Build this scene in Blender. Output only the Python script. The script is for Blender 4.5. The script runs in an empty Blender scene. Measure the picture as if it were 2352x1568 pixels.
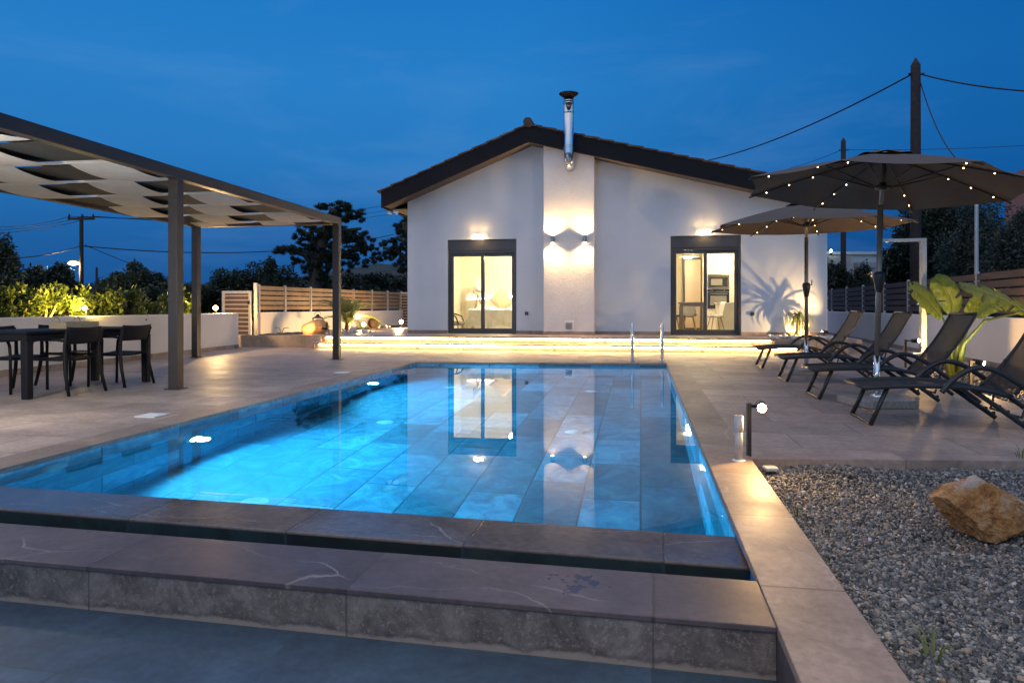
import bpy, bmesh, math, random
import numpy as np
from mathutils import Vector, Matrix
R = math.radians
rnd = random.Random(7)
sc = bpy.context.scene
col = sc.collection
TAU = math.tau

# ------------------------------------------------------------------ helpers
class MB:
    """collects shapes into one mesh"""
    def __init__(s): s.v = []; s.f = []
    def add(s, vs, fs):
        o = len(s.v); s.v += [tuple(v) for v in vs]; s.f += [tuple(i + o for i in f) for f in fs]; return s
    def box(s, x0, x1, y0, y1, z0, z1, M=None):
        vs = [(x0,y0,z0),(x1,y0,z0),(x1,y1,z0),(x0,y1,z0),(x0,y0,z1),(x1,y0,z1),(x1,y1,z1),(x0,y1,z1)]
        if M is not None: vs = [M @ Vector(v) for v in vs]
        return s.add(vs, [(0,3,2,1),(4,5,6,7),(0,1,5,4),(1,2,6,5),(2,3,7,6),(3,0,4,7)])
    def bar(s, a, b, w, h, up=(0,0,1)):
        a, b = Vector(a), Vector(b); d = (b - a); L = d.length; d.normalize()
        x = d.cross(Vector(up))
        if x.length < 1e-4: x = d.cross(Vector((0,1,0)))
        x.normalize(); y = x.cross(d)
        M = Matrix((x, d, y)).transposed().to_4x4(); M.translation = a
        return s.box(-w/2, w/2, 0, L, -h/2, h/2, M)
    def tube(s, pts, r, n=10, caps=True):
        pts = [Vector(p) for p in pts]; m = len(pts)
        rs = r if isinstance(r, (list, tuple)) else [r] * m
        o = len(s.v); ref = None
        for i, p in enumerate(pts):
            d = (pts[min(i+1, m-1)] - pts[max(i-1, 0)]).normalized()
            if ref is None:
                ref = d.cross(Vector((0,0,1)))
                if ref.length < 1e-3: ref = Vector((1,0,0))
            ref = (ref - d * ref.dot(d)).normalized(); u = d.cross(ref)
            for k in range(n):
                a = TAU * k / n
                s.v.append(tuple(p + (ref * math.cos(a) + u * math.sin(a)) * rs[i]))
        for i in range(m-1):
            for k in range(n):
                k2 = (k+1) % n
                s.f.append((o+i*n+k, o+i*n+k2, o+(i+1)*n+k2, o+(i+1)*n+k))
        if caps:
            s.f.append(tuple(o+k for k in reversed(range(n)))); s.f.append(tuple(o+(m-1)*n+k for k in range(n)))
        return s
    def lathe(s, prof, n=20, M=None, close=False):
        o = len(s.v)
        for r, z in prof:
            for k in range(n):
                a = TAU*k/n; v = Vector((r*math.cos(a), r*math.sin(a), z))
                s.v.append(tuple(M @ v if M is not None else v))
        for i in range(len(prof)-1):
            for k in range(n):
                k2 = (k+1) % n
                s.f.append((o+i*n+k, o+i*n+k2, o+(i+1)*n+k2, o+(i+1)*n+k))
        if close:
            s.f.append(tuple(o+k for k in reversed(range(n)))); s.f.append(tuple(o+(len(prof)-1)*n+k for k in range(n)))
        return s
    def prism(s, poly, axis, a, b):
        """polygon in the two other axes extruded along axis from a to b"""
        def mk(p, t):
            return {'x': (t, p[0], p[1]), 'y': (p[0], t, p[1]), 'z': (p[0], p[1], t)}[axis]
        n = len(poly); vs = [mk(p, a) for p in poly] + [mk(p, b) for p in poly]
        fs = [tuple(range(n)), tuple(reversed(range(n, 2*n)))] + [(i, i+n, (i+1) % n + n, (i+1) % n) for i in range(n)]
        return s.add(vs, fs)
    def sphere(s, c, r, n=10, m=6, sq=(1,1,1)):
        o = len(s.v)
        for i in range(m+1):
            t = math.pi*i/m
            for k in range(n):
                a = TAU*k/n
                s.v.append((c[0]+r*sq[0]*math.sin(t)*math.cos(a), c[1]+r*sq[1]*math.sin(t)*math.sin(a), c[2]+r*sq[2]*math.cos(t)))
        for i in range(m):
            for k in range(n):
                k2 = (k+1) % n
                s.f.append((o+i*n+k, o+(i+1)*n+k, o+(i+1)*n+k2, o+i*n+k2))
        return s
    def build(s, name, mat, parent=None, smooth=False, bevel=0, fixn=True, kind=None):
        me = bpy.data.meshes.new(name); me.from_pydata(s.v, [], s.f)
        if fixn:
            bm = bmesh.new(); bm.from_mesh(me)
            bmesh.ops.recalc_face_normals(bm, faces=bm.faces); bm.to_mesh(me); bm.free()
        if mat: me.materials.append(mat)
        if smooth: me.shade_smooth()
        o = bpy.data.objects.new(name, me); col.objects.link(o)
        if parent: o.parent = parent
        if bevel:
            b = o.modifiers.new('bevel', 'BEVEL'); b.width = bevel; b.segments = 2; b.limit_method = 'ANGLE'; b.angle_limit = R(40)
        if kind: o['kind'] = kind
        return o

def tag(o, label, cat, group=None, kind=None):
    o['label'] = label; o['category'] = cat
    if group: o['group'] = group
    if kind: o['kind'] = kind
    return o
def thing(name, label, cat, loc=(0,0,0), rz=0, group=None):
    o = bpy.data.objects.new(name, None); col.objects.link(o)
    o.location = loc; o.rotation_euler = (0, 0, rz); o.empty_display_size = .2
    return tag(o, label, cat, group)
def dup(o, label=None, loc=None, rz=None, parent=None):
    c = o.copy(); col.objects.link(c)
    if parent: c.parent = parent
    if label: c['label'] = label
    if loc is not None: c.location = loc
    if rz is not None: c.rotation_euler = (0, 0, rz)
    for ch in [x for x in bpy.data.objects if x.parent == o and x != c]: dup(ch, parent=c)
    return c
def kids(o): return [c for c in bpy.data.objects if c.parent == o]
def light(kind, name, loc, energy, color, size=.05, aim=None, spot=None, blend=.5, shape=None, size_y=None):
    d = bpy.data.lights.new(name, kind); d.energy = energy; d.color = color
    if kind == 'AREA':
        d.size = size
        if size_y: d.shape = 'RECTANGLE'; d.size_y = size_y
    else: d.shadow_soft_size = size
    if spot: d.spot_size = R(spot); d.spot_blend = blend
    o = bpy.data.objects.new(name, d); col.objects.link(o); o.location = loc
    if aim is not None: o.rotation_euler = (Vector(aim) - Vector(loc)).to_track_quat('-Z', 'Y').to_euler()
    return o

# view geometry, used only to turn survey points into metres
F, CX, HZ, H = 1580., 1176., 703., 1.05
def G(px, py, z=0.):
    D = (H - z) * F / (py - HZ); return Vector(((px - CX) / F * D, D, z))
def P(px, py, D): return Vector(((px - CX) / F * D, D, H + (HZ - py) / F * D))

# ------------------------------------------------------------------ materials
def mat(name):
    m = bpy.data.materials.new(name); m.use_nodes = True
    nt = m.node_tree; b = nt.nodes['Principled BSDF']
    return m, nt, b
def N(nt, t, **kw):
    n = nt.nodes.new(t)
    for k, v in kw.items(): setattr(n, k, v)
    return n
def coords(nt, kind='Object', scale=(1,1,1), rot=(0,0,0)):
    tc = N(nt, 'ShaderNodeTexCoord'); mp = N(nt, 'ShaderNodeMapping')
    mp.inputs['Scale'].default_value = scale; mp.inputs['Rotation'].default_value = rot
    nt.links.new(tc.outputs[kind], mp.inputs[0]); return mp.outputs[0]
def noise(nt, vec, scale, detail=4, rough=.55, dist=0.):
    n = N(nt, 'ShaderNodeTexNoise'); n.inputs['Scale'].default_value = scale; n.inputs['Detail'].default_value = detail
    n.inputs['Roughness'].default_value = rough; n.inputs['Distortion'].default_value = dist
    if vec is not None: nt.links.new(vec, n.inputs['Vector'])
    return n.outputs['Fac']
def ramp(nt, fac, stops):
    r = N(nt, 'ShaderNodeValToRGB'); e = r.color_ramp.elements
    while len(e) < len(stops): e.new(.5)
    for i, (p, c) in enumerate(stops):
        e[i].position = p; e[i].color = (*c, 1) if len(c) == 3 else c
    nt.links.new(fac, r.inputs[0]); return r.outputs[0]
def mixc(nt, fac, a, b, mode='MIX'):
    m = N(nt, 'ShaderNodeMix', data_type='RGBA', blend_type=mode)
    for i, x in ((0, fac), (6, a), (7, b)):
        if isinstance(x, (int, float)): m.inputs[i].default_value = x
        elif isinstance(x, tuple): m.inputs[i].default_value = (*x, 1)
        else: nt.links.new(x, m.inputs[i])
    return m.outputs[2]
def math_(nt, op, a, b=0., clamp=False):
    m = N(nt, 'ShaderNodeMath', operation=op, use_clamp=clamp)
    for i, x in ((0, a), (1, b)):
        if isinstance(x, (int, float)): m.inputs[i].default_value = x
        else: nt.links.new(x, m.inputs[i])
    return m.outputs[0]
def bump(nt, b, h, strength=.3, dist=.01):
    n = N(nt, 'ShaderNodeBump'); n.inputs['Strength'].default_value = strength; n.inputs['Distance'].default_value = dist
    nt.links.new(h, n.inputs['Height']); nt.links.new(n.outputs[0], b.inputs['Normal'])
def plain(name, c, rough=.5, metal=0., var=.12, vs=6., bs=0., bscale=60., spec=None, kind='Object'):
    m, nt, b = mat(name)
    v = coords(nt, kind); f = noise(nt, v, vs)
    lo = tuple(x*(1-var) for x in c); hi = tuple(min(1, x*(1+var)) for x in c)
    nt.links.new(ramp(nt, f, [(.3, lo), (.7, hi)]), b.inputs['Base Color'])
    b.inputs['Roughness'].default_value = rough; b.inputs['Metallic'].default_value = metal
    if spec is not None: b.inputs['Specular IOR Level'].default_value = spec
    if bs: bump(nt, b, noise(nt, v, bscale, 6), bs, .004)
    return m
def emit(name, c, strength):
    m, nt, b = mat(name); nt.nodes.remove(b)
    e = N(nt, 'ShaderNodeEmission'); e.inputs[0].default_value = (*c, 1); e.inputs[1].default_value = strength
    nt.links.new(e.outputs[0], nt.nodes['Material Output'].inputs[0]); return m
def leafmat(name, a, b_, trans=.35, rough=.5):
    m, nt, b = mat(name)
    g = N(nt, 'ShaderNodeNewGeometry')
    c = ramp(nt, g.outputs['Random Per Island'], [(.0, a), (1., b_)])
    nt.links.new(c, b.inputs['Base Color']); b.inputs['Roughness'].default_value = rough
    t = N(nt, 'ShaderNodeBsdfTranslucent'); nt.links.new(c, t.inputs[0])
    mx = N(nt, 'ShaderNodeMixShader'); mx.inputs[0].default_value = trans
    nt.links.new(b.outputs[0], mx.inputs[1]); nt.links.new(t.outputs[0], mx.inputs[2])
    nt.links.new(mx.outputs[0], nt.nodes['Material Output'].inputs[0]); return m

def stone_tile(name, base, bw, bh, rot, rough=(.3, .5), vein=.35, joint=.8, jw=.007, off=.5, wet=0., var=.16):
    """large porcelain tiles: thin joints, per tile tone, pale wandering veins, cloudy gloss"""
    m, nt, b = mat(name)
    v = coords(nt, 'Object', rot=(0, 0, rot))
    br = N(nt, 'ShaderNodeTexBrick', offset=off)
    br.inputs['Scale'].default_value = 1; br.inputs['Brick Width'].default_value = bw; br.inputs['Row Height'].default_value = bh
    br.inputs['Mortar Size'].default_value = jw; br.inputs['Mortar Smooth'].default_value = .1
    br.inputs['Color1'].default_value = (0,0,0,1); br.inputs['Color2'].default_value = (1,1,1,1); br.inputs['Mortar'].default_value = (.5,.5,.5,1)
    nt.links.new(v, br.inputs['Vector'])
    # shift the vein field per tile so that veins break at joints
    sh = N(nt, 'ShaderNodeVectorMath', operation='SCALE'); nt.links.new(br.outputs['Color'], sh.inputs[0]); sh.inputs['Scale'].default_value = 7.3
    ad = N(nt, 'ShaderNodeVectorMath', operation='ADD'); nt.links.new(v, ad.inputs[0]); nt.links.new(sh.outputs[0], ad.inputs[1])
    vv = ad.outputs[0]
    big = noise(nt, vv, 1.6, 8, .62, .6); fine = noise(nt, vv, 26, 8, .7)
    lo = tuple(x*(1-.28) for x in base); hi = tuple(x*1.25 for x in base)
    c = ramp(nt, big, [(.3, lo), (.72, hi)])
    tone = ramp(nt, br.outputs['Color'], [(0., (1-var,)*3), (1., (1+var,)*3)])
    c = mixc(nt, 1., c, tone, 'MULTIPLY')
    c = mixc(nt, .55, c, ramp(nt, fine, [(.33, (.5,)*3), (.66, (1.1,)*3)]), 'MULTIPLY'); c = mixc(nt, .4, c, ramp(nt, noise(nt, vv, 7, 7, .7, .8), [(.35, (.62,)*3), (.62, (1.1,)*3)]), 'MULTIPLY')
    # veins: warped cell edges, broken up, so that they stay thin
    wn_ = N(nt, 'ShaderNodeTexNoise'); wn_.inputs['Scale'].default_value = 1.3; wn_.inputs['Detail'].default_value = 5; nt.links.new(vv, wn_.inputs['Vector'])
    wv = N(nt, 'ShaderNodeVectorMath', operation='SCALE'); nt.links.new(wn_.outputs['Color'], wv.inputs[0]); wv.inputs['Scale'].default_value = .55
    wa_ = N(nt, 'ShaderNodeVectorMath', operation='ADD'); nt.links.new(vv, wa_.inputs[0]); nt.links.new(wv.outputs[0], wa_.inputs[1])
    mp = N(nt, 'ShaderNodeMapping'); mp.inputs['Rotation'].default_value = (0,0,.4); mp.inputs['Scale'].default_value = (.5, 1.25, 1); nt.links.new(wa_.outputs[0], mp.inputs[0])
    vo = N(nt, 'ShaderNodeTexVoronoi', feature='DISTANCE_TO_EDGE'); vo.inputs['Scale'].default_value = 1.1; nt.links.new(mp.outputs[0], vo.inputs['Vector'])
    vm = ramp(nt, vo.outputs['Distance'], [(0., (1,)*3), (.0025, (.5,)*3), (.0065, (0,)*3)])
    brk = ramp(nt, noise(nt, vv, 1.9, 5, .7), [(.44, (0,)*3), (.62, (1,)*3)])
    vm = mixc(nt, 1., vm, brk, 'MULTIPLY')
    vfac = math_(nt, 'MULTIPLY', vm, vein)
    c = mixc(nt, vfac, c, (.66, .60, .55))
    jf = math_(nt, 'MULTIPLY', br.outputs['Fac'], joint)
    c = mixc(nt, jf, c, tuple(x*.45 for x in base))
    nt.links.new(c, b.inputs['Base Color'])
    rr = ramp(nt, noise(nt, v, 2.2, 6, .65), [(.3, (rough[0],)*3), (.7, (rough[1],)*3)])
    nt.links.new(rr, b.inputs['Roughness']); b.inputs['Specular IOR Level'].default_value = .4
    hgt = math_(nt, 'SUBTRACT', math_(nt, 'MULTIPLY', fine, .25), br.outputs['Fac'])
    bump(nt, b, hgt, .35, .004)
    return m

TH = R(10.4)
M = {}
M['deck'] = stone_tile('deck_tile', (.41, .315, .265), 1.2, .6, TH, (.44, .62), .4)
M['coping'] = stone_tile('coping_tile', (.34, .25, .20), .9, 3., TH + R(90), (.45, .62), .5, off=0)
M['terrace'] = stone_tile('terrace_tile', (.36, .28, .235), 1.2, .6, TH, (.3, .5), .3)
M['tread'] = stone_tile('dimmed_tread_tile', (.115, .09, .098), 1.12, 3., R(11.6), (.3, .5), .34, off=0)  # deck stone, colour darkened to stand in for dimmer light at the front
M['lower'] = stone_tile('dimmed_floor_tile', (.062, .105, .16), 1.3, .65, R(11.6), (.42, .6), .0, joint=.35)  # same stone again, the blue dimness of the front painted into its colour
M['wetwall'] = stone_tile('wet_tile', (.15, .125, .12), .9, 3., R(12.4), (.05, .16), .35, off=0)

def slate(name, bw, bh, rot, kindcoord='Object', dark=1., joint=.8, perm=None):
    m, nt, b = mat(name)
    v = coords(nt, kindcoord, rot=(0,0,rot))
    if perm:
        s = N(nt, 'ShaderNodeSeparateXYZ'); nt.links.new(v, s.inputs[0]); cb = N(nt, 'ShaderNodeCombineXYZ')
        for i, k in enumerate(perm): nt.links.new(s.outputs[k], cb.inputs[i])
        v = cb.outputs[0]
    br = N(nt, 'ShaderNodeTexBrick', offset=.37, offset_frequency=2, squash=1)
    br.inputs['Scale'].default_value = 1; br.inputs['Brick Width'].default_value = bw; br.inputs['Row Height'].default_value = bh
    br.inputs['Mortar Size'].default_value = .009; br.inputs['Mortar Smooth'].default_value = .15
    br.inputs['Color1'].default_value = (0,0,0,1); br.inputs['Color2'].default_value = (1,1,1,1); br.inputs['Mortar'].default_value = (.5,.5,.5,1)
    nt.links.new(v, br.inputs['Vector'])
    sh = N(nt, 'ShaderNodeVectorMath', operation='SCALE'); nt.links.new(br.outputs['Color'], sh.inputs[0]); sh.inputs['Scale'].default_value = 9.1
    ad = N(nt, 'ShaderNodeVectorMath', operation='ADD'); nt.links.new(v, ad.inputs[0]); nt.links.new(sh.outputs[0], ad.inputs[1])
    cl = noise(nt, ad.outputs[0], 3.4, 10, .72, 1.0)
    c = ramp(nt, cl, [(.33, (.05*dark,.13*dark,.17*dark)), (.46, (.08*dark,.23*dark,.31*dark)), (.56, (.12*dark,.32*dark,.40*dark)), (.68, (.22*dark,.45*dark,.44*dark))])
    tone = ramp(nt, br.outputs['Color'], [(0., (.42,)*3), (.5, (.9,)*3), (1., (1.42,)*3)])
    c = mixc(nt, 1., c, tone, 'MULTIPLY')
    rust = ramp(nt, noise(nt, ad.outputs[0], 3.1, 6, .7, .8), [(.56, (0,)*3), (.66, (1,)*3)])
    c = mixc(nt, math_(nt, 'MULTIPLY', rust, .7), c, (.06*dark, .15*dark, .11*dark))
    c = mixc(nt, math_(nt, 'MULTIPLY', br.outputs['Fac'], joint), c, (.02, .045, .065))
    nt.links.new(c, b.inputs['Base Color']); b.inputs['Roughness'].default_value = .55
    bump(nt, b, math_(nt, 'SUBTRACT', math_(nt, 'MULTIPLY', cl, .8), br.outputs['Fac']), .4, .012)
    return m
M['pool_floor'] = slate('pool_slate', .92, .46, R(10.6) + R(90))
M['pool_wall'] = slate('pool_wall_slate', .92, .46, R(10.6) + R(90), perm=(0, 2, 1))
M['pool_end'] = slate('pool_end_slate', .92, .46, R(10.6), perm=(0, 2, 1))
M['gutter'] = slate('gutter_slate', .9, .3, R(12.4), perm=(0, 2, 1), dark=.10)

def stucco(name, c, amp=.25, sc_=55, dist=.006):
    m, nt, b = mat(name); v = coords(nt)
    f = noise(nt, v, 1.1, 6, .6); lo = tuple(x*.93 for x in c)
    nt.links.new(ramp(nt, f, [(.35, lo), (.65, c)]), b.inputs['Base Color']); b.inputs['Roughness'].default_value = .85
    bump(nt, b, noise(nt, v, sc_, 8, .7), amp, dist); return m
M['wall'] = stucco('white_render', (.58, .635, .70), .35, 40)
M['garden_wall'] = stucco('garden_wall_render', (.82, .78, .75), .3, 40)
# trowelled stucco of the chimney breast: swirled ridges
m, nt, b = mat('trowelled_render'); v = coords(nt)
w = noise(nt, coords(nt, scale=(1.2, 1, 2.2)), 7, 9, .72, 2.2)
nt.links.new(ramp(nt, noise(nt, v, 2, 5), [(.3, (.64,.63,.62)), (.7, (.74,.73,.72))]), b.inputs['Base Color'])
b.inputs['Roughness'].default_value = .8; bump(nt, b, w, .5, .02); M['trowel'] = m
M['room'] = plain('cream_interior_paint', (.80, .74, .58), .7, var=.03)
M['room_white'] = plain('white_cabinet', (.82, .79, .70), .35, var=.02)
M['room_floor'] = plain('interior_floor', (.55, .47, .38), .3, var=.1)
M['anthracite'] = plain('anthracite_metal', (.055, .058, .066), .38, .3, .1)
M['fascia'] = plain('fascia_paint', (.014, .012, .015), .7, 0, .12, 3, spec=.2)
M['soffit'] = plain('soffit_paint', (.075, .06, .052), .6, 0, .12, 3)
M['pergola'] = plain('pergola_metal', (.055, .047, .044), .42, .2, .08)
M['cream'] = plain('cream_cloth', (.62, .60, .55), .9, var=.06, vs=9, bs=.1, bscale=300)
M['greycloth'] = plain('dark_grey_cloth', (.045, .05, .05), .9, var=.1, vs=9)
M['black'] = plain('black_plastic', (.016, .016, .019), .45, 0, .15)
M['resin'] = plain('black_resin', (.008, .008, .011), .6, 0, .1, spec=.25)
M['loungeframe'] = plain('charcoal_powder_coat', (.038, .038, .04), .32, .4, .06)
M['steel'] = plain('polished_steel', (.75, .76, .78), .12, 1., .03)
M['brushed'] = plain('brushed_steel', (.34, .32, .30), .26, 1., .05)
M['gatemetal'] = plain('silver_gate_metal', (.46, .44, .42), .4, .5, .06)
M['slat'] = plain('brown_slat', (.30, .215, .145), .6, 0, .15, 2)
M['darkslat'] = plain('dark_brown_slat', (.085, .048, .034), .55, 0, .15, 2)
M['umbrella'] = plain('taupe_canvas', (.115, .085, .066), .9, 0, .06, 5, .08, 400)
M['umbpole'] = plain('bronze_pole', (.26, .22, .19), .38, .5, .06)
M['granite'] = plain('granite', (.30, .28, .26), .55, 0, .35, 60, .6, 90)
M['terracotta'] = plain('terracotta', (.52, .27, .11), .75, 0, .15, 4, .2, 40)
M['clay_dark'] = plain('aged_clay', (.22, .16, .13), .85, 0, .25, 6, .3, 40)
M['soil'] = plain('bed_soil', (.05, .04, .032), .95, 0, .4, 12, 1., 30)
M['bark'] = plain('bark', (.07, .05, .038), .9, 0, .35, 9, .8, 30)
M['wood_pole'] = plain('weathered_pole_wood', (.045, .030, .026), .85, 0, .3, 8, .5, 30)
M['cable'] = plain('cable_black', (.012, .012, .014), .6)
M['pvc'] = plain('dirty_pvc', (.45, .43, .42), .5, 0, .22, 14)
M['white_plastic'] = plain('white_plastic', (.78, .78, .76), .35, 0, .04)
M['basket'] = plain('woven_straw', (.42, .32, .20), .85, 0, .25, 60, .8, 120)
M['bedding'] = plain('cream_bedding', (.76, .70, .55), .9, 0, .06, 12, .5, 30)
M['wood'] = plain('pale_wood', (.45, .29, .16), .5, 0, .15, 6)
M['greyfab'] = plain('grey_upholstery', (.22, .20, .19), .85, 0, .1)
M['fridge'] = plain('beige_panel', (.56, .45, .36), .35, 0, .03)
M['ovenglass'] = plain('oven_glass', (.02, .02, .02), .08)
M['roof_tile'] = plain('roof_tile', (.085, .055, .045), .75, 0, .35, 5, .3, 30)
M['hill'] = plain('hill_scrub', (.03, .036, .03), .95, 0, .4, .35)
M['ground'] = plain('dry_ground', (.06, .052, .04), .95, 0, .4, .5)
M['pinkwall'] = stucco('pink_render', (.34, .15, .13))
M['farwhite'] = stucco('far_white_render', (.55, .58, .60))
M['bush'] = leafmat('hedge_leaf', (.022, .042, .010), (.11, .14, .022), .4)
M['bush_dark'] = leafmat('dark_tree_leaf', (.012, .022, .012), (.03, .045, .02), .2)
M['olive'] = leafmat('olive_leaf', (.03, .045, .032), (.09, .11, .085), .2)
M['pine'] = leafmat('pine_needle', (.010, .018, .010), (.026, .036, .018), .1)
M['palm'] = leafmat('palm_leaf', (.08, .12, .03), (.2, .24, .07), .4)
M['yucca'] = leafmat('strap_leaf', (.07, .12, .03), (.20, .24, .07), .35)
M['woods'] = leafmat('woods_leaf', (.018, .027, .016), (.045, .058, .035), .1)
# banana leaf: veins across and brown torn spots
m, nt, b = mat('banana_leaf'); v = coords(nt)
c = ramp(nt, noise(nt, coords(nt, scale=(9, 9, 2.5)), 4, 5), [(.3, (.055,.095,.012)), (.7, (.14,.19,.03))])
sp = ramp(nt, noise(nt, v, 4.2, 6, .7), [(.66, (0,)*3), (.69, (1,)*3)])
c = mixc(nt, sp, c, (.11, .035, .012)); nt.links.new(c, b.inputs['Base Color']); b.inputs['Roughness'].default_value = .45
bump(nt, b, noise(nt, coords(nt, scale=(30, 30, 6)), 3, 3), .6, .01)
t = N(nt, 'ShaderNodeBsdfTranslucent'); nt.links.new(c, t.inputs[0]); mx = N(nt, 'ShaderNodeMixShader'); mx.inputs[0].default_value = .35
nt.links.new(b.outputs[0], mx.inputs[1]); nt.links.new(t.outputs[0], mx.inputs[2]); nt.links.new(mx.outputs[0], nt.nodes['Material Output'].inputs[0])
M['banana'] = m
# sling mesh fabric: partly see-through weave
m, nt, b = mat('sling_mesh'); b.inputs['Base Color'].default_value = (.035,.03,.028,1); b.inputs['Roughness'].default_value = .7
v = coords(nt, scale=(1,1,1)); nt.links.new(ramp(nt, noise(nt, v, 90, 2), [(.3, (.022,.018,.016)), (.7, (.036,.030,.026))]), b.inputs['Base Color'])
t = N(nt, 'ShaderNodeBsdfTransparent'); mx = N(nt, 'ShaderNodeMixShader'); mx.inputs[0].default_value = .07
nt.links.new(b.outputs[0], mx.inputs[1]); nt.links.new(t.outputs[0], mx.inputs[2]); nt.links.new(mx.outputs[0], nt.nodes['Material Output'].inputs[0])
M['sling'] = m
# window glass: one thin pane
m, nt, b = mat('window_glass'); nt.nodes.remove(b)
fr = N(nt, 'ShaderNodeFresnel'); fr.inputs[0].default_value = 1.5
t = N(nt, 'ShaderNodeBsdfTransparent'); g = N(nt, 'ShaderNodeBsdfGlossy'); g.inputs['Roughness'].default_value = .02
mx = N(nt, 'ShaderNodeMixShader'); nt.links.new(fr.outputs[0], mx.inputs[0]); nt.links.new(t.outputs[0], mx.inputs[1]); nt.links.new(g.outputs[0], mx.inputs[2])
nt.links.new(mx.outputs[0], nt.nodes['Material Output'].inputs[0]); M['glass'] = m
# pool water surface: real refraction
m, nt, b = mat('pool_water'); nt.nodes.remove(b)
bp = N(nt, 'ShaderNodeBump'); bp.inputs['Strength'].default_value = .025; bp.inputs['Distance'].default_value = .012
nt.links.new(noise(nt, coords(nt), 2.6, 2, .4), bp.inputs['Height'])
fr = N(nt, 'ShaderNodeFresnel'); fr.inputs[0].default_value = 1.333; nt.links.new(bp.outputs[0], fr.inputs['Normal'])
rf = N(nt, 'ShaderNodeBsdfRefraction'); rf.inputs['IOR'].default_value = 1.333; rf.inputs['Roughness'].default_value = 0.; rf.inputs['Color'].default_value = (.55, .88, 1., 1)
g = N(nt, 'ShaderNodeBsdfGlossy'); g.inputs['Roughness'].default_value = 0.; g.inputs['Color'].default_value = (1, 1, 1, 1)
for n_ in (rf, g): nt.links.new(bp.outputs[0], n_.inputs['Normal'])
mx = N(nt, 'ShaderNodeMixShader'); nt.links.new(fr.outputs[0], mx.inputs[0]); nt.links.new(rf.outputs[0], mx.inputs[1]); nt.links.new(g.outputs[0], mx.inputs[2])
nt.links.new(mx.outputs[0], nt.nodes['Material Output'].inputs[0]); M['water'] = m
# gravel and rock
m, nt, b = mat('gravel_stone'); ge = N(nt, 'ShaderNodeNewGeometry')
nt.links.new(ramp(nt, ge.outputs['Random Per Island'], [(0., (.025,.027,.032)), (.35, (.068,.071,.076)), (.7, (.15,.152,.155)), (.9, (.29,.28,.27)), (.96, (.26,.19,.13)), (1., (.55,.53,.50))]), b.inputs['Base Color'])
b.inputs['Roughness'].default_value = .6; M['gravel'] = m
m, nt, b = mat('white_pebble'); ge = N(nt, 'ShaderNodeNewGeometry')
nt.links.new(ramp(nt, ge.outputs['Random Per Island'], [(0., (.35,.33,.31)), (1., (.75,.72,.68))]), b.inputs['Base Color']); b.inputs['Roughness'].default_value = .6; M['pebble'] = m
m, nt, b = mat('ochre_rock'); v = coords(nt)
c = ramp(nt, noise(nt, v, 11, 10, .75, .5), [(.30, (.05,.025,.015)), (.40, (.34,.15,.05)), (.50, (.56,.28,.10)), (.60, (.60,.40,.24)), (.72, (.68,.58,.50))])
sx = N(nt, 'ShaderNodeSeparateXYZ'); nt.links.new(v, sx.inputs[0])
c = mixc(nt, ramp(nt, math_(nt, 'ADD', math_(nt, 'SUBTRACT', sx.outputs[2], math_(nt, 'MULTIPLY', sx.outputs[0], .42)), math_(nt, 'MULTIPLY', noise(nt, v, 9, 5), .12)), [(.20, (0,)*3), (.235, (.9,)*3)]), c, (.62, .55, .50))
nt.links.new(c, b.inputs['Base Color']); b.inputs['Roughness'].default_value = .8; bump(nt, b, noise(nt, v, 34, 10, .8), 1., .03); M['rock'] = m
WARM = (1., .58, .21); WARM2 = (1., .62, .25)
M['lamp'] = emit('lamp_glow', (1., .70, .32), 22)
M['lampdim'] = emit('lamp_glow_dim', (1., .80, .52), 14)
M['star'] = emit('spot_lens', (1., .74, .40), 60)
M['led'] = emit('led_bulb', (1., .66, .32), 14)
M['strip'] = emit('step_led_strip', (1., .66, .25), 62)
M['coolstrip'] = emit('shelf_led_strip', (1., .93, .85), 7)
M['poollamp'] = emit('pool_lamp', (.72, .88, 1.), 40)
M['street'] = emit('street_lamp_glow', (1., .70, .28), 12)
M['litwin'] = emit('far_lit_window', (1., .60, .30), 1.3)

# ------------------------------------------------------------------ world, camera
w = bpy.data.worlds.new('World'); sc.world = w; w.use_nodes = True; nt = w.node_tree
bg = nt.nodes['Background']
tc = N(nt, 'ShaderNodeTexCoord'); sp = N(nt, 'ShaderNodeSeparateXYZ'); nt.links.new(tc.outputs['Generated'], sp.inputs[0])
front = ramp(nt, sp.outputs[2], [(0., (.007,.05,.17)), (.09, (.009,.078,.241)), (.2, (.014,.125,.345)), (.3, (.0146,.14,.378)), (.40, (.0095,.124,.365)), (.5, (.0095,.124,.365)), (.8, (.48,.46,.56))])
back = ramp(nt, sp.outputs[2], [(0., (.20,.33,.54)), (.3, (.24,.37,.58)), (.6, (.42,.44,.56)), (1., (.48,.46,.56))])
side = N(nt, 'ShaderNodeMapRange'); side.interpolation_type = 'SMOOTHSTEP'
side.inputs[1].default_value = -.1; side.inputs[2].default_value = .55
nt.links.new(math_(nt, 'MULTIPLY', sp.outputs[1], -1.), side.inputs[0])
csky = mixc(nt, side.outputs[0], front, back)
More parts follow.
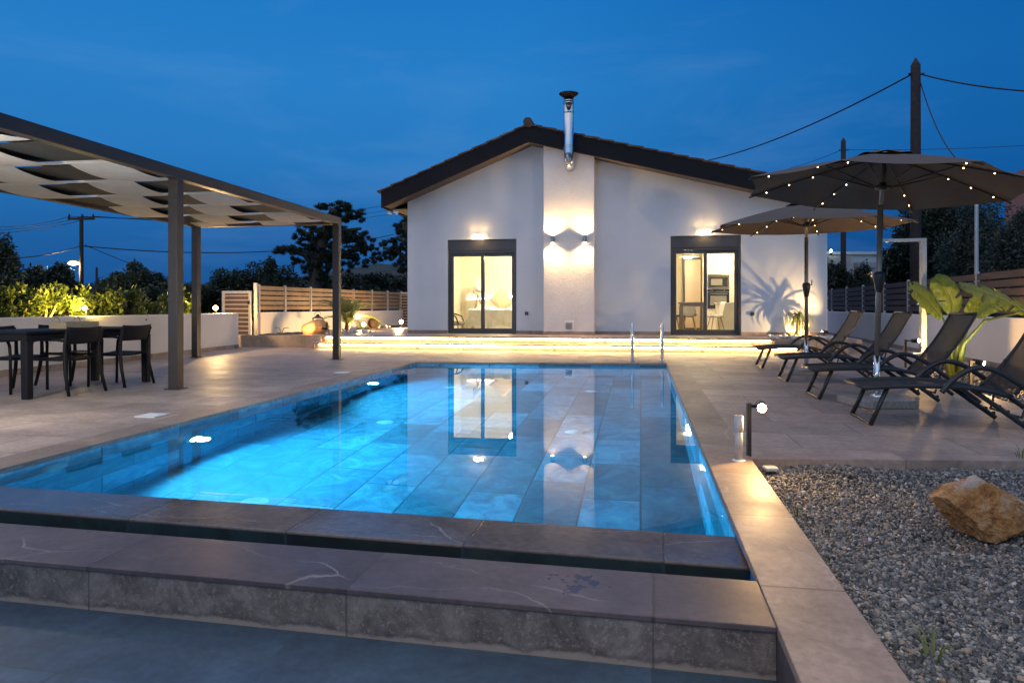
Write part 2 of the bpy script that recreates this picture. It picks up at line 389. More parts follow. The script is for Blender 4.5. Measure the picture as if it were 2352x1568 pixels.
# darker to the right, faint streaks of cloud
dk = N(nt, 'ShaderNodeMapRange'); dk.inputs[1].default_value = .0; dk.inputs[2].default_value = .55; dk.inputs[3].default_value = 1.; dk.inputs[4].default_value = 0.
nt.links.new(sp.outputs[0], dk.inputs[0]); csky = mixc(nt, 1., csky, ramp(nt, dk.outputs[0], [(0., (.32,.60,.72)), (1., (1,1,1))]), 'MULTIPLY')
mpn = N(nt, 'ShaderNodeMapping'); mpn.inputs['Scale'].default_value = (1, 1, 4); nt.links.new(tc.outputs['Generated'], mpn.inputs[0])
csky = mixc(nt, ramp(nt, noise(nt, mpn.outputs[0], 2.2, 6, .6, .4), [(.5, (0,)*3), (.75, (.24,)*3)]), csky, (.10, .21, .44))
nt.links.new(csky, bg.inputs[0]); bg.inputs[1].default_value = 1.
cam = bpy.data.cameras.new('camera'); co = bpy.data.objects.new('camera', cam); col.objects.link(co)
cam.sensor_width = 36; cam.lens = F / 2352 * 36; cam.shift_y = -(784 - HZ) / 2352; cam.clip_end = 3000; cam.clip_start = .05
co.location = (0, 0, H); co.rotation_euler = (R(90), 0, 0); sc.camera = co
sc.view_settings.view_transform = 'Standard'; sc.view_settings.look = 'None'; sc.view_settings.gamma = 1; sc.view_settings.exposure = .6
cy = sc.cycles; cy.use_denoising = True; cy.sample_clamp_indirect = 6; cy.max_bounces = 10; cy.transparent_max_bounces = 24; cy.blur_glossy = .5
cy.caustics_refractive = True; cy.caustics_reflective = False; cy.use_adaptive_sampling = True; cy.adaptive_threshold = .015

# ------------------------------------------------------------------ pool, deck, terrace
def isect(p1, p2, p3, p4):
    d1 = p2 - p1; d2 = p4 - p3; k = ((p3.x-p1.x)*d2.y - (p3.y-p1.y)*d2.x) / (d1.x*d2.y - d1.y*d2.x); return p1 + d1*k
V2 = lambda x, y: Vector((x, y))
BL, BR, FL, FR = V2(-1.80, 12.85), V2(2.824, 12.57), V2(-3.32, 4.25), V2(1.063, 3.28)
def offs(a, b, d):
    t = (b - a).normalized(); n = Vector((t.y, -t.x)); return a + n*d, b + n*d
CW = .30
lA, lB = offs(BL, FL, CW)      # left coping outer line (to the left)
if lA.x > BL.x: lA, lB = offs(BL, FL, -CW)
rA, rB = offs(BR, FR, CW)
if rA.x < BR.x: rA, rB = offs(BR, FR, -CW)
bA, bB = offs(BL, BR, CW)
if bA.y < BL.y: bA, bB = offs(BL, BR, -CW)
OBL = isect(lA, lB, bA, bB); OBR = isect(rA, rB, bA, bB)
rdir = (BR - FR).normalized()
r_at = lambda y: rA + rdir * ((y - rA.y) / rdir.y)
ri_at = lambda y: BR + rdir * ((y - BR.y) / rdir.y)
ldir = (BL - FL).normalized()
lo_at = lambda y: lA + ldir * ((y - lA.y) / ldir.y)
tb = lambda x: 2.633 + (.94 - x) * .2059     # tread back line
tf = lambda x: 2.251 + (.868 - x) * .2046    # tread front line
ow = lambda x: 2.897 + (.985 - x) * .2215    # overflow wall outer line

# deck
dk = MB()
def slab(mb, pts, z0, z1): mb.prism([(p[0], p[1]) for p in pts], 'z', z0, z1)
LW = lambda y: V2(-7.67 + (y - 10.3) * .11, y)        # foot of the left garden wall
slab(dk, [lo_at(3.6), lo_at(OBL.y), OBL, (-7.05, 15.2), LW(10.3), LW(3.6)], -.14, 0)
slab(dk, [OBL, OBR, (9.6, 16.2), (13.0, 30.), (-2.5, 30.), (-8.6, 21.), (-7.05, 15.2)], -.14, 0)
slab(dk, [r_at(4.74), (3.47, 4.67), (4.60, 4.62), (5.32, 7.15), (6.6, 11.3), (8.75, 13.7), (9.6, 16.2), OBR], -.14, 0)
tag(dk.build('deck', M['deck']), 'brown grey stone tiled deck around the pool', 'deck', kind='structure')
lf = MB(); slab(lf, [ri_at(1.2), ri_at(tf(.868)), (.868, tf(.868)), (-7, tf(-7)), (-7, -5), (.66, -5)], -.3, -.175)
tag(lf.build('lower_floor', M['lower']), 'tiled floor with dim blue light put into its colour, below the long stone step', 'floor', kind='structure')
gr = MB()
for a_ in ((-400,-7,-60,900),(6,400,-60,900),(-7,6,-60,1.5),(-7,6,15,900)): gr.add([(a_[0],a_[2],-.6),(a_[1],a_[2],-.6),(a_[1],a_[3],-.6),(a_[0],a_[3],-.6)], [(0,1,2,3)])
tag(gr.build('ground', M['ground']), 'dark dry ground around the villa plot', 'ground', kind='structure')

pool = thing('swimming_pool', 'rectangular pool with blue slate tiles and overflow edge at the front', 'pool')
ZW, ZF = -.05, -1.55
cp = MB()
slab(cp, [ri_at(-2), ri_at(12.57), BR, OBR, r_at(-2)], -.03, .006)
slab(cp, [BL, BR, OBR, OBL], -.03, .006)
slab(cp, [FL, BL, OBL, lo_at(FL.y + .05)], -.03, .006)
cp.build('coping', M['coping'], pool, bevel=.004)
cw = MB(); slab(cw, [ri_at(-2), ri_at(tb(.94)), ri_at(tb(.94)) + V2(.27, 0), ri_at(-2) + V2(.27, 0)], -.3, -.031)
cw.build('coping_side', M['tread'], pool)
fb = MB(); fb.add([(FL.x-.3, FL.y-.2, ZF), (FR.x+.2, FR.y-.2, ZF), (BR.x+.2, BR.y+.2, ZF), (BL.x-.3, BL.y+.2, ZF)], [(0,1,2,3)])
fb.build('basin_floor', M['pool_floor'], pool)
def wallq(a, b, z0, z1, name, m):
    q = MB(); q.add([(a.x,a.y,z0),(b.x,b.y,z0),(b.x,b.y,z1),(a.x,a.y,z1)], [(0,1,2,3)]); return q.build(name, m, pool, fixn=False)
wallq(FL, BL, ZF, -.029, 'basin_wall', M['pool_wall']); wallq(BL, BR, ZF, -.029, 'basin_wall', M['pool_end']); wallq(BR, FR, ZF, -.029, 'basin_wall', M['pool_wall'])
OWT = -.047
oww = MB(); xl = -4.4
slab(oww, [FR, (.985 + .02, ow(.985 + .02)), (xl, ow(xl)), (FL.x - 1.08, FL.y + .24), FL], ZF, OWT)
oww.build('overflow_wall', M['wetwall'], pool, bevel=.008)
gf = MB(); a, b_ = V2(1.0, ow(1.0) - .004), V2(xl, ow(xl) - .004)
gf.add([(a.x,a.y,-.6),(b_.x,b_.y,-.6),(b_.x,b_.y,OWT-.012),(a.x,a.y,OWT-.012)], [(0,1,2,3)]); gf.build('overflow_face', M['gutter'], pool, fixn=False)
gb = MB(); slab(gb, [(1.0, ow(1.0)), (1.0, tb(1.0)), (xl, tb(xl)), (xl, ow(xl))], -.62, -.55); gb.build('gutter_channel', M['gutter'], pool)
tr = MB(); slab(tr, [(.94, tb(.94)), (.868, tf(.868)), (-6, tf(-6)), (-6, tb(-6))], -.02, 0)
trr = MB(); slab(trr, [(.93, tb(.93) - .01), (.868, tf(.868) + .008), (-6, tf(-6) + .008), (-6, tb(-6) - .01)], -.6, -.021)
# riser with limescale along its foot
m, nt, b = mat('riser_tile'); v = coords(nt)
c = ramp(nt, noise(nt, v, 6, 10, .75, .5), [(.36, (.075,.062,.06)), (.5, (.14,.12,.115)), (.64, (.24,.21,.20))])
spk = ramp(nt, noise(nt, v, 48, 7, .8), [(.54, (0,)*3), (.60, (.6,)*3)]); c = mixc(nt, spk, c, (.30, .27, .26))
sx = N(nt, 'ShaderNodeSeparateXYZ'); nt.links.new(v, sx.inputs[0])
edge = math_(nt, 'ADD', math_(nt, 'ADD', sx.outputs[2], .175), math_(nt, 'MULTIPLY', math_(nt, 'SUBTRACT', noise(nt, v, 6, 9, .75), .5), .09))
c = mixc(nt, ramp(nt, edge, [(.018, (.4,)*3), (.040, (0,)*3)]), c, (.055, .042, .04))
lime = ramp(nt, edge, [(.0, (.75,)*3), (.010, (.6,)*3), (.018, (0,)*3)])
c = mixc(nt, lime, c, (.36, .31, .28))
br = N(nt, 'ShaderNodeTexBrick', offset=0.); br.inputs['Brick Width'].default_value = 1.12; br.inputs['Row Height'].default_value = 9; br.inputs['Scale'].default_value = 1; br.inputs['Mortar Size'].default_value = .004
nt.links.new(coords(nt, rot=(0,0,R(11.6))), br.inputs['Vector']); c = mixc(nt, math_(nt, 'MULTIPLY', br.outputs['Fac'], .6), c, (.05,.045,.04))
nt.links.new(c, b.inputs['Base Color']); b.inputs['Roughness'].default_value = .6; bump(nt, b, noise(nt, v, 40, 8, .7), .5, .005)
mt = M['tread']; ntt = mt.node_tree; bb = ntt.nodes['Principled BSDF']
vt = coords(ntt); mpt = N(ntt, 'ShaderNodeMapping'); mpt.inputs['Location'].default_value = (-.24*4, -2.62*4, 0); mpt.inputs['Scale'].default_value = (4, 4, 0); ntt.links.new(vt, mpt.inputs[0])
ln_ = N(ntt, 'ShaderNodeVectorMath', operation='LENGTH'); ntt.links.new(mpt.outputs[0], ln_.inputs[0])
wet = ramp(ntt, math_(ntt, 'ADD', math_(ntt, 'MULTIPLY', ln_.outputs['Value'], .5), math_(ntt, 'MULTIPLY', noise(ntt, vt, 11, 5, .6), 1.5)), [(.80, (1,)*3), (.84, (0,)*3)])
bl_ = bb.inputs['Base Color'].links[0].from_socket; rl_ = bb.inputs['Roughness'].links[0].from_socket
ntt.links.new(mixc(ntt, math_(ntt, 'MULTIPLY', wet, .28), bl_, (.03, .028, .032)), bb.inputs['Base Color'])
ntt.links.new(mixc(ntt, wet, rl_, (.12, .12, .12)), bb.inputs['Roughness'])
stp = thing('stone_step', 'long brown stone step in front of the overflow gutter', 'step')
tr.build('tread', M['tread'], stp, bevel=.003); trr.build('riser', m, stp)
wa = MB(); wa.add([(FL.x,FL.y,ZW),(FR.x,FR.y,ZW),(BR.x,BR.y,ZW),(BL.x,BL.y,ZW)], [(0,1,2,3)])
# (the sheet meets the basin walls)
wo = wa.build('water', M['water'], fixn=False); tag(wo, 'still clear blue water filling the pool', 'water', kind='structure')
# fittings under water
def refr(px, py, zf=ZF):
    a = G(px, py, ZW); d = Vector((a.x, a.y)); n = d.length; ti = math.atan2(n, H - ZW); tt = math.asin(math.sin(ti) / 1.333)
    q = d.normalized() * (ZW - zf) * math.tan(tt); return Vector((a.x + q.x, a.y + q.y, zf))
for px, py in ((585,1152),(885,969),(1033,889),(1360,898),(1318,992)):
    p = refr(px, py); q = MB(); q.lathe([(.0,.014),(.03,.016),(.045,.011),(.075,.012),(.10,.004),(.105,0)], 20); o = q.build('floor_inlet', M['white_plastic'], pool, smooth=True); o.location = p
wn = Vector((ldir.y, -ldir.x))           # into the pool from the left wall
for Y, z, on in ((6.36, -.70, 1), (10.54, -.70, 1), (4.83, -.20, 0)):
    p2 = FL + ldir * ((Y - FL.y) / ldir.y); q = MB()
    q.lathe([(0,.03),(.05,.03),(.075,.026),(.10,.022),(.115,.0)], 22)
    o = q.build('pool_light', M['white_plastic'], pool, smooth=True); o.location = (p2.x, p2.y, z); o.rotation_euler = Vector((wn.x, wn.y, 0)).to_track_quat('Z', 'Y').to_euler()
    if on:
        q = MB(); q.lathe([(0,.036),(.06,.034),(.085,.030)], 22); l = q.build('lens', M['poollamp'], o, smooth=True)
        q0 = Vector((p2.x, p2.y, z)) + Vector((wn.x, wn.y, 0)) * .10
        light('SPOT', 'pool_spot', q0, 760, (.07, .57, .95), .06, q0 + Vector((wn.x, wn.y, -.10)), 172, .45)
# ladder
ld = thing('pool_ladder', 'chrome ladder rails at the far end of the pool', 'ladder', (0,0,0))
for px, in ((1455,), (1523,)):
    base = G(px, 832); bx, by = base.x, base.y + .12
    d = (V2(0,0) - V2(0,0))
    back = Vector((.18, .98, 0)); q = MB()
    pts = [Vector((bx,by,0)) + Vector((0,0,0))]
    for k in range(0, 8): pts.append(Vector((bx,by,.05 + .55*k/7)))
    for k in range(1, 9):
        a = math.pi*k/8; pts.append(Vector((bx,by,.60)) - back*(.13*(1-math.cos(a))) + Vector((0,0,.13*math.sin(a))))
    e = pts[-1]
    for k in range(1, 8): pts.append(e + Vector((0,0,-.25*k)))
    q.tube(pts, .029, 12); q.build('rail', M['steel'], ld, smooth=True)
    q = MB(); q.lathe([(.05,0),(.05,.01),(.026,.03)], 16); o = q.build('flange', M['steel'], ld, smooth=True); o.location = (bx, by, .008)
q = MB()
for z in (-.35, -.65, -.95):
    a = G(1455,832)+Vector((-.04,-.14,z)); b_ = G(1523,832)+Vector((-.04,-.14,z)); q.bar(a, b_, .08, .03)
q.build('tread', M['steel'], ld)
for px, py, nm in ((350,955,'white square skimmer lid on the deck nearer the dining table'),(785,856,'small white skimmer lid on the deck near the far pool corner')):
    p = G(px, py); q = MB(); q.box(-.11,.11,-.11,.11,.001,.012); q.box(-.07,.07,-.015,.015,.012,.016)
    o = tag(q.build('skimmer_lid', M['white_plastic'], bevel=.004), nm, 'skimmer lid', 'skimmer lids'); o.location = p; o.rotation_euler = (0,0,-TH)

# ------------------------------------------------------------------ terrace and house (house frame: x along the gable wall, y away from the camera)
AH = R(10.2); HO = Vector((-2.84, 18.7, 0)); MH = Matrix.Translation(HO) @ Matrix.Rotation(-AH, 4, 'Z')
hw = lambda x, y, z=0.: MH @ Vector((x, y, z))
Z1 = .32
def struct(mb, name, m, label, cat, **k):
    o = mb.build(name, m, **k); o.location = HO; o.rotation_euler = (0,0,-AH); return tag(o, label, cat, kind='structure')
ter = MB(); ter.box(-1.71, 9.17, -1.65, .02, Z1-.045, Z1)
ter.prism([(-1.71,-1.65),(-1.71,.0),(0,.0),(0,9),(-.9,9),(-1.55,5.3),(-2.15,2.4),(-2.45,-.6),(-2.5,-1.65)], 'z', Z1-.05, Z1-.002)
struct(ter, 'terrace', M['terrace'], 'raised stone terrace in front of the white house', 'terrace', bevel=.004)
stt = thing('lit_steps', 'two stone steps with warm light strips under their nosings', 'steps', HO, -AH)
q = MB(); q.box(-1.71, 9.17, -1.60, -1.5, -.05, Z1-.046); q.build('upper_riser', M['terrace'], stt)
q = MB(); q.box(-1.71, 9.8, -2.05, -1.602, Z1/2-.04, Z1/2); q.build('lower_tread', M['terrace'], stt, bevel=.004)
q = MB(); q.box(-1.71, 9.8, -2.00, -1.602, -.05, Z1/2-.041); q.build('lower_riser', M['terrace'], stt)
q = MB(); q.box(-1.6, 9.1, -1.632, -1.612, Z1-.060, Z1-.047); q.build('light_strip', M['strip'], stt)
q = MB(); q.box(-1.6, 9.6, -2.032, -2.012, Z1/2-.055, Z1/2-.042); q.build('light_strip', M['strip'], stt)
# planters either side
pl = thing('left_planter', 'low grey stone planter edge left of the lit steps under the clay amphora', 'planter', HO, -AH)
pl.name = 'planter'
q = MB(); q.box(-4.25, -1.712, -1.68, -1.5, -.05, .30); q.build('front_panel', M['terrace'], pl)
q = MB(); q.box(-1.80, -1.712, -2.04, -1.682, -.05, .16); q.build('end_panel', M['terrace'], pl)
so = MB()
nx, ny = 26, 60
vs = []; 
for j in range(ny+1):
    for i in range(nx+1):
        t = j/ny; y = -1.5 + t*9.5; xr = np.interp(y, [-1.5,-.6,2.4,5.3,8.], [-1.72,-2.44,-2.14,-1.54,-1.0]); x = -4.2 + i/nx*(xr+4.2) + max(0, 0)
        vs.append((x, y, .275 + .03*math.sin(x*5+y*3)*math.sin(y*4.1-x*2) + rnd.uniform(-.012,.012)))
fs = [(j*(nx+1)+i, j*(nx+1)+i+1, (j+1)*(nx+1)+i+1, (j+1)*(nx+1)+i) for j in range(ny) for i in range(nx)]
so.add(vs, fs); o = so.build('bed_soil', M['soil'], smooth=True); o.location = HO; o.rotation_euler = (0,0,-AH)
tag(o, 'dark soil of the raised bed along the slatted fence', 'soil', kind='stuff')
pr = thing('planter', 'low stone planter at the house corner with pebbles and a strap leaved plant', 'planter', HO, -AH)
q = MB(); q.box(9.172, 11.0, -1.66, -1.52, -.05, Z1+.0); q.box(10.86, 11.0, -1.519, .0, -.05, Z1); q.build('front_panel', M['terrace'], pr)
q = MB(); q.box(9.172, 10.859, -1.519, -.03, 0, Z1-.03); q.build('soil', M['soil'], pr)

house = thing('house', 'white single storey gabled house with dark fascia and steel flue', 'house', HO, -AH)
RX, RZ = 3.415, 5.65
rz = lambda x: RZ - (RX-x)*.40 if x < RX else RZ - (x-RX)*.2515
FH = .43; XL, XR = -.52, 11.25
D1, D2 = (1.125, 3.003), (6.975, 8.694); DT = 2.83
wtop = lambda x: rz(x) - FH + .06
q = MB(); poly = [(0,Z1-.02),(D1[0],Z1-.02),(D1[0],DT),(D1[1],DT),(D1[1],Z1-.02),(D2[0],Z1-.02),(D2[0],DT),(D2[1],DT),(D2[1],Z1-.02),(10.71,Z1-.02),(10.71,wtop(10.71)),(RX,wtop(RX)),(0,wtop(0))]
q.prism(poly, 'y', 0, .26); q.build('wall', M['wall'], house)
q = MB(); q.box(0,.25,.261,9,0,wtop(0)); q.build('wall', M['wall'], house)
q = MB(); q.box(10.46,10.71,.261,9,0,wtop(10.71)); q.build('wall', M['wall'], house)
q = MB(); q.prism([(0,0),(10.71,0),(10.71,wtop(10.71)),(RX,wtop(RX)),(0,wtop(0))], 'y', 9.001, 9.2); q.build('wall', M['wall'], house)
PX = (3.775, 5.073)
q = MB(); q.prism([(PX[0],Z1),(PX[1],Z1),(PX[1],rz(PX[1])-FH+.03),(PX[0],rz(PX[0])-FH+.03)], 'y', -.40, -.002); q.build('chimney_breast', M['trowel'], house, bevel=.012)
# skirting
for a, b_ in ((0,D1[0]),(D1[1],PX[0]-.012),(PX[1]+.012,D2[0]),(D2[1],10.71)): q = MB(); q.box(a, b_, -.012, -.001, Z1, Z1+.085); q.build('skirting', M['terrace'], house)
q = MB(); q.box(PX[0]-.012, PX[1]+.012, -.412, -.401, Z1, Z1+.085); q.box(PX[1]+.001, PX[1]+.012, -.401, -.013, Z1, Z1+.085); q.build('skirting', M['terrace'], house)
# roof
q = MB(); q.prism([(XL,rz(XL)-.12),(XL,rz(XL)-.02),(RX,RZ-.02),(XR,rz(XR)-.02),(XR,rz(XR)-.12),(RX,RZ-.12)], 'y', -.56, 9.6)
roof = q.build('roof', M['fascia'], house)
q = MB(); q.prism([(XL,rz(XL)-FH),(XL,rz(XL)),(RX,RZ),(XR,rz(XR)),(XR,rz(XR)-FH),(RX,RZ-FH)], 'y', -.62, -.562); q.build('fascia', M['fascia'], roof)
q = MB(); q.box(XL, XL+.05, -.561, 9.6, rz(XL)-FH, rz(XL)-.03); q.build('fascia', M['fascia'], roof)
q = MB(); q.box(XR-.05, XR, -.561, 9.6, rz(XR)-FH, rz(XR)-.03); q.build('fascia', M['fascia'], roof)
q = MB(); t = .03; zz = lambda x: rz(x) - FH + .035
q.prism([(XL+.051,zz(XL)),(XL+.051,zz(XL)+t),(RX,zz(RX)+t),(XR-.051,zz(XR)+t),(XR-.051,zz(XR)),(RX,zz(RX))], 'y', -.561, -.001)
q.box(XL+.051, -.001, 0, 9.6, zz(XL)-.0, zz(XL)+t); q.build('soffit', M['soffit'], roof)
# tile courses: stepped rows, wavy along y
def tiles(x_e, x_r, name):
    q = MB(); L = abs(x_r-x_e); n = max(1, round(L/.36)); ys = np.linspace(-.66, 9.6, 180)
    for k in range(n):
        xa = x_e + (x_r-x_e)*k/n; xb = x_e + (x_r-x_e)*(k+1.12)/n
        if (x_r > x_e and xb > x_r) or (x_r < x_e and xb < x_r): xb = x_r
        o = len(q.v)
        for y in ys:
            wv = .014*math.cos(y*TAU/.22); j = rnd.uniform(-.004,.004)
            za, zb = rz(xa)+.045+wv+j, rz(xb)+.012+wv
            q.v += [(xa,y,za),(xb,y,zb),(xa,y,za-.03),(xb,y,zb-.03)]
        for i in range(len(ys)-1):
            a = o+4*i; q.f += [(a,a+1,a+5,a+4),(a,a+4,a+6,a+2),(a+2,a+6,a+7,a+3)]
        q.f += [(o,o+2,o+3,o+1)]
    return q.build(name, M['roof_tile'], roof)
tiles(XL-.10, RX, 'tile_slope'); tiles(XR+.10, RX, 'tile_slope')
q = MB(); q.tube([(RX,-.70,RZ+.06),(RX,9.6,RZ+.06)], .12, 14); q.build('ridge_tile', M['roof_tile'], roof, smooth=False)
# flue
fl = MB(); fx, fy = 4.46, -.92
pts = [(fx,-.35,4.52),(fx,-.60,4.58),(fx,-.80,4.72),(fx+.0,fy,4.95),(fx,fy,5.25)]
fl.tube([(fx,-.38,4.62),(fx,-.62,4.62),(fx,-.80,4.70),(fx,-.90,4.86),(fx,fy,5.05)], .135, 20)
fl = MB(); fl.tube([(fx,-.38,4.60),(fx,-.58,4.60),(fx,-.70,4.66),(fx,-.76,4.78),(fx,-.77,4.95),(fx,-.77,6.24)], .128, 22)
flue = fl.build('flue', M['steel'], house, smooth=True)
for z in (4.98, 5.03, 5.86, 6.09, 6.14): q = MB(); q.lathe([(.134,z),(.138,z+.01),(.134,z+.025)], 22, Matrix.Translation((fx,-.77,0))); q.build('flue_band', M['steel'], flue, smooth=True)
q = MB(); q.lathe([(.10,6.20),(.125,6.245),(.235,6.325),(.245,6.34),(.235,6.342),(.09,6.29)], 24, Matrix.Translation((fx,-.77,.0)))
q.build('flue_cap', M['fascia'], flue, smooth=False)
# vent and outlets
q = MB(); vx0, vx1, vz0, vz1 = 4.31, 4.55, .43, .67
q.box(vx0, vx1, -.418, -.401, vz0, vz1); vent = q.build('vent', M['white_plastic'], house, bevel=.006)
q = MB()
for k in range(9): z = vz0+.035+k*.019; q.box(vx0+.035, vx1-.035, -.424, -.419, z, z+.009)
q.build('louvre', M['black'], vent)
for x, z in ((3.28,.86),(8.96,.86)):
    q = MB(); q.box(x-.045,x+.045,-.035,-.001,z-.045,z+.045); o = q.build('outdoor_outlet', M['black'], house, bevel=.006)
    q = MB(); q.box(x-.036,x+.036,-.043,-.036,z-.036,z+.036); q.build('cover', M['anthracite'], o, bevel=.004)
# sliding doors
def door(x0, x1, lock_left):
    q = MB(); q.box(x0+.001,x1-.001,.05,.25,DT-.30,DT-.001); box = q.build('shutter_box', M['anthracite'], house, bevel=.006)
    fr = MB(); zt = DT-.302; f = .06
    fr.box(x0+.001,x0+f,.06,.22,Z1,zt); fr.box(x1-f,x1-.001,.06,.22,Z1,zt); fr.box(x0+f,x1-f,.06,.22,zt-f,zt); fr.box(x0+f,x1-f,.06,.22,Z1-.01,Z1+.035)
    o = fr.build('door', M['anthracite'], house, bevel=.004)
    xm = (x0+x1)/2; gz0, gz1 = Z1+.036, zt-f-.002
    for (a, b_, y) in ((x0+f+.002, xm+.045, .085),(xm-.035, x1-f-.002, .135)):
        s = MB(); t = .085
        s.box(a,a+t,y,y+.045,gz0,gz1); s.box(b_-t,b_,y,y+.045,gz0,gz1); s.box(a+t,b_-t,y,y+.045,gz0,gz0+.10); s.box(a+t,b_-t,y,y+.045,gz1-.085,gz1)
        so_ = s.build('sash', M['anthracite'], o, bevel=.004)
        g = MB(); g.add([(a+t,y+.022,gz0+.10),(b_-t,y+.022,gz0+.10),(b_-t,y+.022,gz1-.085),(a+t,y+.022,gz1-.085)], [(0,1,2,3)]); g.build('pane', M['glass'], o, fixn=False)
    h = MB(); h.box(xm-.02,xm+.0,.065,.084,1.30,1.5); h.build('handle', M['black'], o, bevel=.004)
    return o
door(*D1, 1); door(*D2, 0)
# rooms
def room(x0, x1, y1, name):
    q = MB(); zf, zc = Z1-.004, 2.98
    q.box(x0-.1,x0,.262,y1,zf,zc); q.box(x1,x1+.1,.262,y1,zf,zc); q.box(x0-.1,x1+.1,y1,y1+.1,zf,zc); q.box(x0-.1,x1+.1,.262,y1+.1,zc,zc+.1)
    q.build('interior_wall', M['room'], house)
    q = MB(); q.box(x0,x1,.261,y1,zf-.1,zf); q.build('interior_floor', M['room_floor'], house)
room(.4, 4.6, 4.3, 'bedroom'); room(6.2, 10.3, 3.9, 'kitchen')
def part(q, name, m, parent, **k): return q.build(name, m, parent, **k)
HT = lambda name, label, cat, group=None: thing(name, label, cat, HO, -AH, group)
# bedroom contents
q = MB(); q.box(.62, 4.58, 4.22, 4.297, 1.28, 1.31); o = tag(q.build('light_shelf', M['coolstrip']), 'white glowing strip along the bedroom back wall above the bed', 'light strip'); o.location = HO; o.rotation_euler = (0,0,-AH)
q = MB(); q.box(.58, 4.59, 4.20, 4.295, Z1, 1.26); q.build('wall_panel', M['room_white'], house)
bed = HT('bed', 'bed under a cream fringed throw seen through the left glass door', 'bed')
bx0, bx1, by0, by1 = 1.36, 3.6, 1.6, 3.2
q = MB(); q.box(bx0,bx1,by0,by1,.58,.72); part(q, 'frame', M['wood'], bed, bevel=.02)
for x in (bx0+.08, bx1-.08):
    for y in (by0+.08, by1-.08): q = MB(); q.tube([(x,y,.60),(x-.03 if x<2 else x+.03,y-.03,Z1)], [.035,.02], 8); part(q, 'leg', M['wood'], bed)
q = MB(); q.box(bx0-.02,bx1+.02,by0-.02,by1+.02,.72,.94); part(q, 'mattress', M['bedding'], bed, bevel=.06)
th = MB(); nx, ny = 60, 34
vs = []
for j in range(ny+1):
    for i in range(nx+1):
        x = bx0-.12 + i/nx*1.75; s = j/ny*1.5
        if s < .95: y = by1-.1-.95*(by1-by0-.08)*s/.95/1.0; y = by1-.2-s*(by1-.2-by0+.04)/.95; z = .965
        else: y = by0-.05; z = .965-(s-.95)*.9
        wv = .02*math.sin(x*11+s*7)+.018*math.sin(x*23-s*5)
        if x < bx0-.03: z -= .0+ (bx0-.03-x)*2.5
        vs.append((x, y - abs(wv)*(1 if s>.95 else 0), z + wv*(.5 if s<.95 else .0) + (.02*math.sin(x*9) if j==ny else 0) + rnd.uniform(-.006,.006)))
th.add(vs, [(j*(nx+1)+i, j*(nx+1)+i+1, (j+1)*(nx+1)+i+1, (j+1)*(nx+1)+i) for j in range(ny) for i in range(nx)])
t = tag(th.build('throw', M['bedding'], smooth=True), 'cream crumpled fringed throw hanging over the bed front', 'throw'); t.location = HO; t.rotation_euler = (0,0,-AH)
q = MB()
for i in range(110):
    x = bx0-.1+1.7*i/110; q.tube([(x,by0-.06,.50),(x+rnd.uniform(-.02,.02),by0-.07,.42)], .006, 4)
f = q.build('fringe', M['bedding'], t)
def pillow(x, y, z, rx, rzz, s, label, m):
    q = MB(); n = 14; vs = []
    for sgn in (1,-1):
        for j in range(n+1):
            for i in range(n+1):
                u, v_ = i/n*2-1, j/n*2-1; h = .5*max(0,(1-u**4)*(1-v_**4))**.5*.32
                pinch = 1 - .10*(u*u*v_*v_ < 0); vs.append((u*s*(1+.06*abs(v_)**3*1), v_*s*(1+.06*abs(u)**3), sgn*h*s))
    k = (n+1)**2
    fs = [(j*(n+1)+i, j*(n+1)+i+1, (j+1)*(n+1)+i+1, (j+1)*(n+1)+i) for j in range(n) for i in range(n)]
    q.add(vs, fs + [tuple(a+k for a in reversed(f)) for f in fs]); o = q.build('pillow', m, smooth=True)
    o.matrix_world = MH @ Matrix.Translation((x,y,z)) @ Matrix.Rotation(rzz,4,'Z') @ Matrix.Rotation(rx,4,'X') @ Matrix.Rotation(R(45) if s<.3 else 0,4,'Z')
    return tag(o, label, 'pillow')
pillow(2.10, 2.75, 1.25, R(72), R(8), .29, 'beige square pillow standing on its corner on the bed', M['basket'])
pillow(2.62, 2.8, 1.14, R(60), R(-5), .31, 'pale pillow leaning behind the beige cushion on the bed', M['bedding'])
pillow(1.62, 2.75, 1.02, R(12), R(4), .33, 'flat white pillow lying at the left end of the bed', M['bedding'])
fl_ = HT('tripod_lamp', 'grey studio floor lamp on wooden tripod beside the bed', 'floor lamp')
q = MB()
for a in range(3): an = a*TAU/3+.4; q.tube([(1.1,3.7,1.42),(1.1+.34*math.cos(an),3.7+.34*math.sin(an),Z1)], .022, 8)
part(q, 'tripod', M['wood'], fl_)
q = MB(); Ml = Matrix.Translation((1.15,3.62,1.68)) @ Matrix.Rotation(R(65),4,'Y') @ Matrix.Rotation(R(20),4,'X'); q.lathe([(.04,-.2),(.13,-.15),(.21,-.03),(.25,.10),(.24,.10),(.19,-.02),(.11,-.13)], 22, Ml); part(q, 'shade', M['room_white'], fl_, smooth=True)
q = MB(); q.tube([(1.1,3.7,1.42),(.96,3.66,1.5),(1.0,3.62,1.62)], .014, 8); part(q, 'bracket', M['brushed'], fl_)
ac = HT('armchair', 'dark grey armchair by the left edge of the bedroom door', 'armchair')
q = MB(); q.box(.75,1.22,.9,1.5,.50,.62); part(q, 'seat', M['greyfab'], ac, bevel=.05)
q = MB(); q.prism([(.72,.56),(.84,.54),(.72,.90),(.64,.90)], 'y', .88, 1.52); part(q, 'backrest', M['greyfab'], ac, bevel=.03)
for y in (.87, 1.53): q = MB(); q.tube([(.72,y,.84),(.95,y,.82),(1.12,y,.76),(1.2,y,.54)], .022, 8); part(q, 'armrest', M['black'], ac, smooth=True)
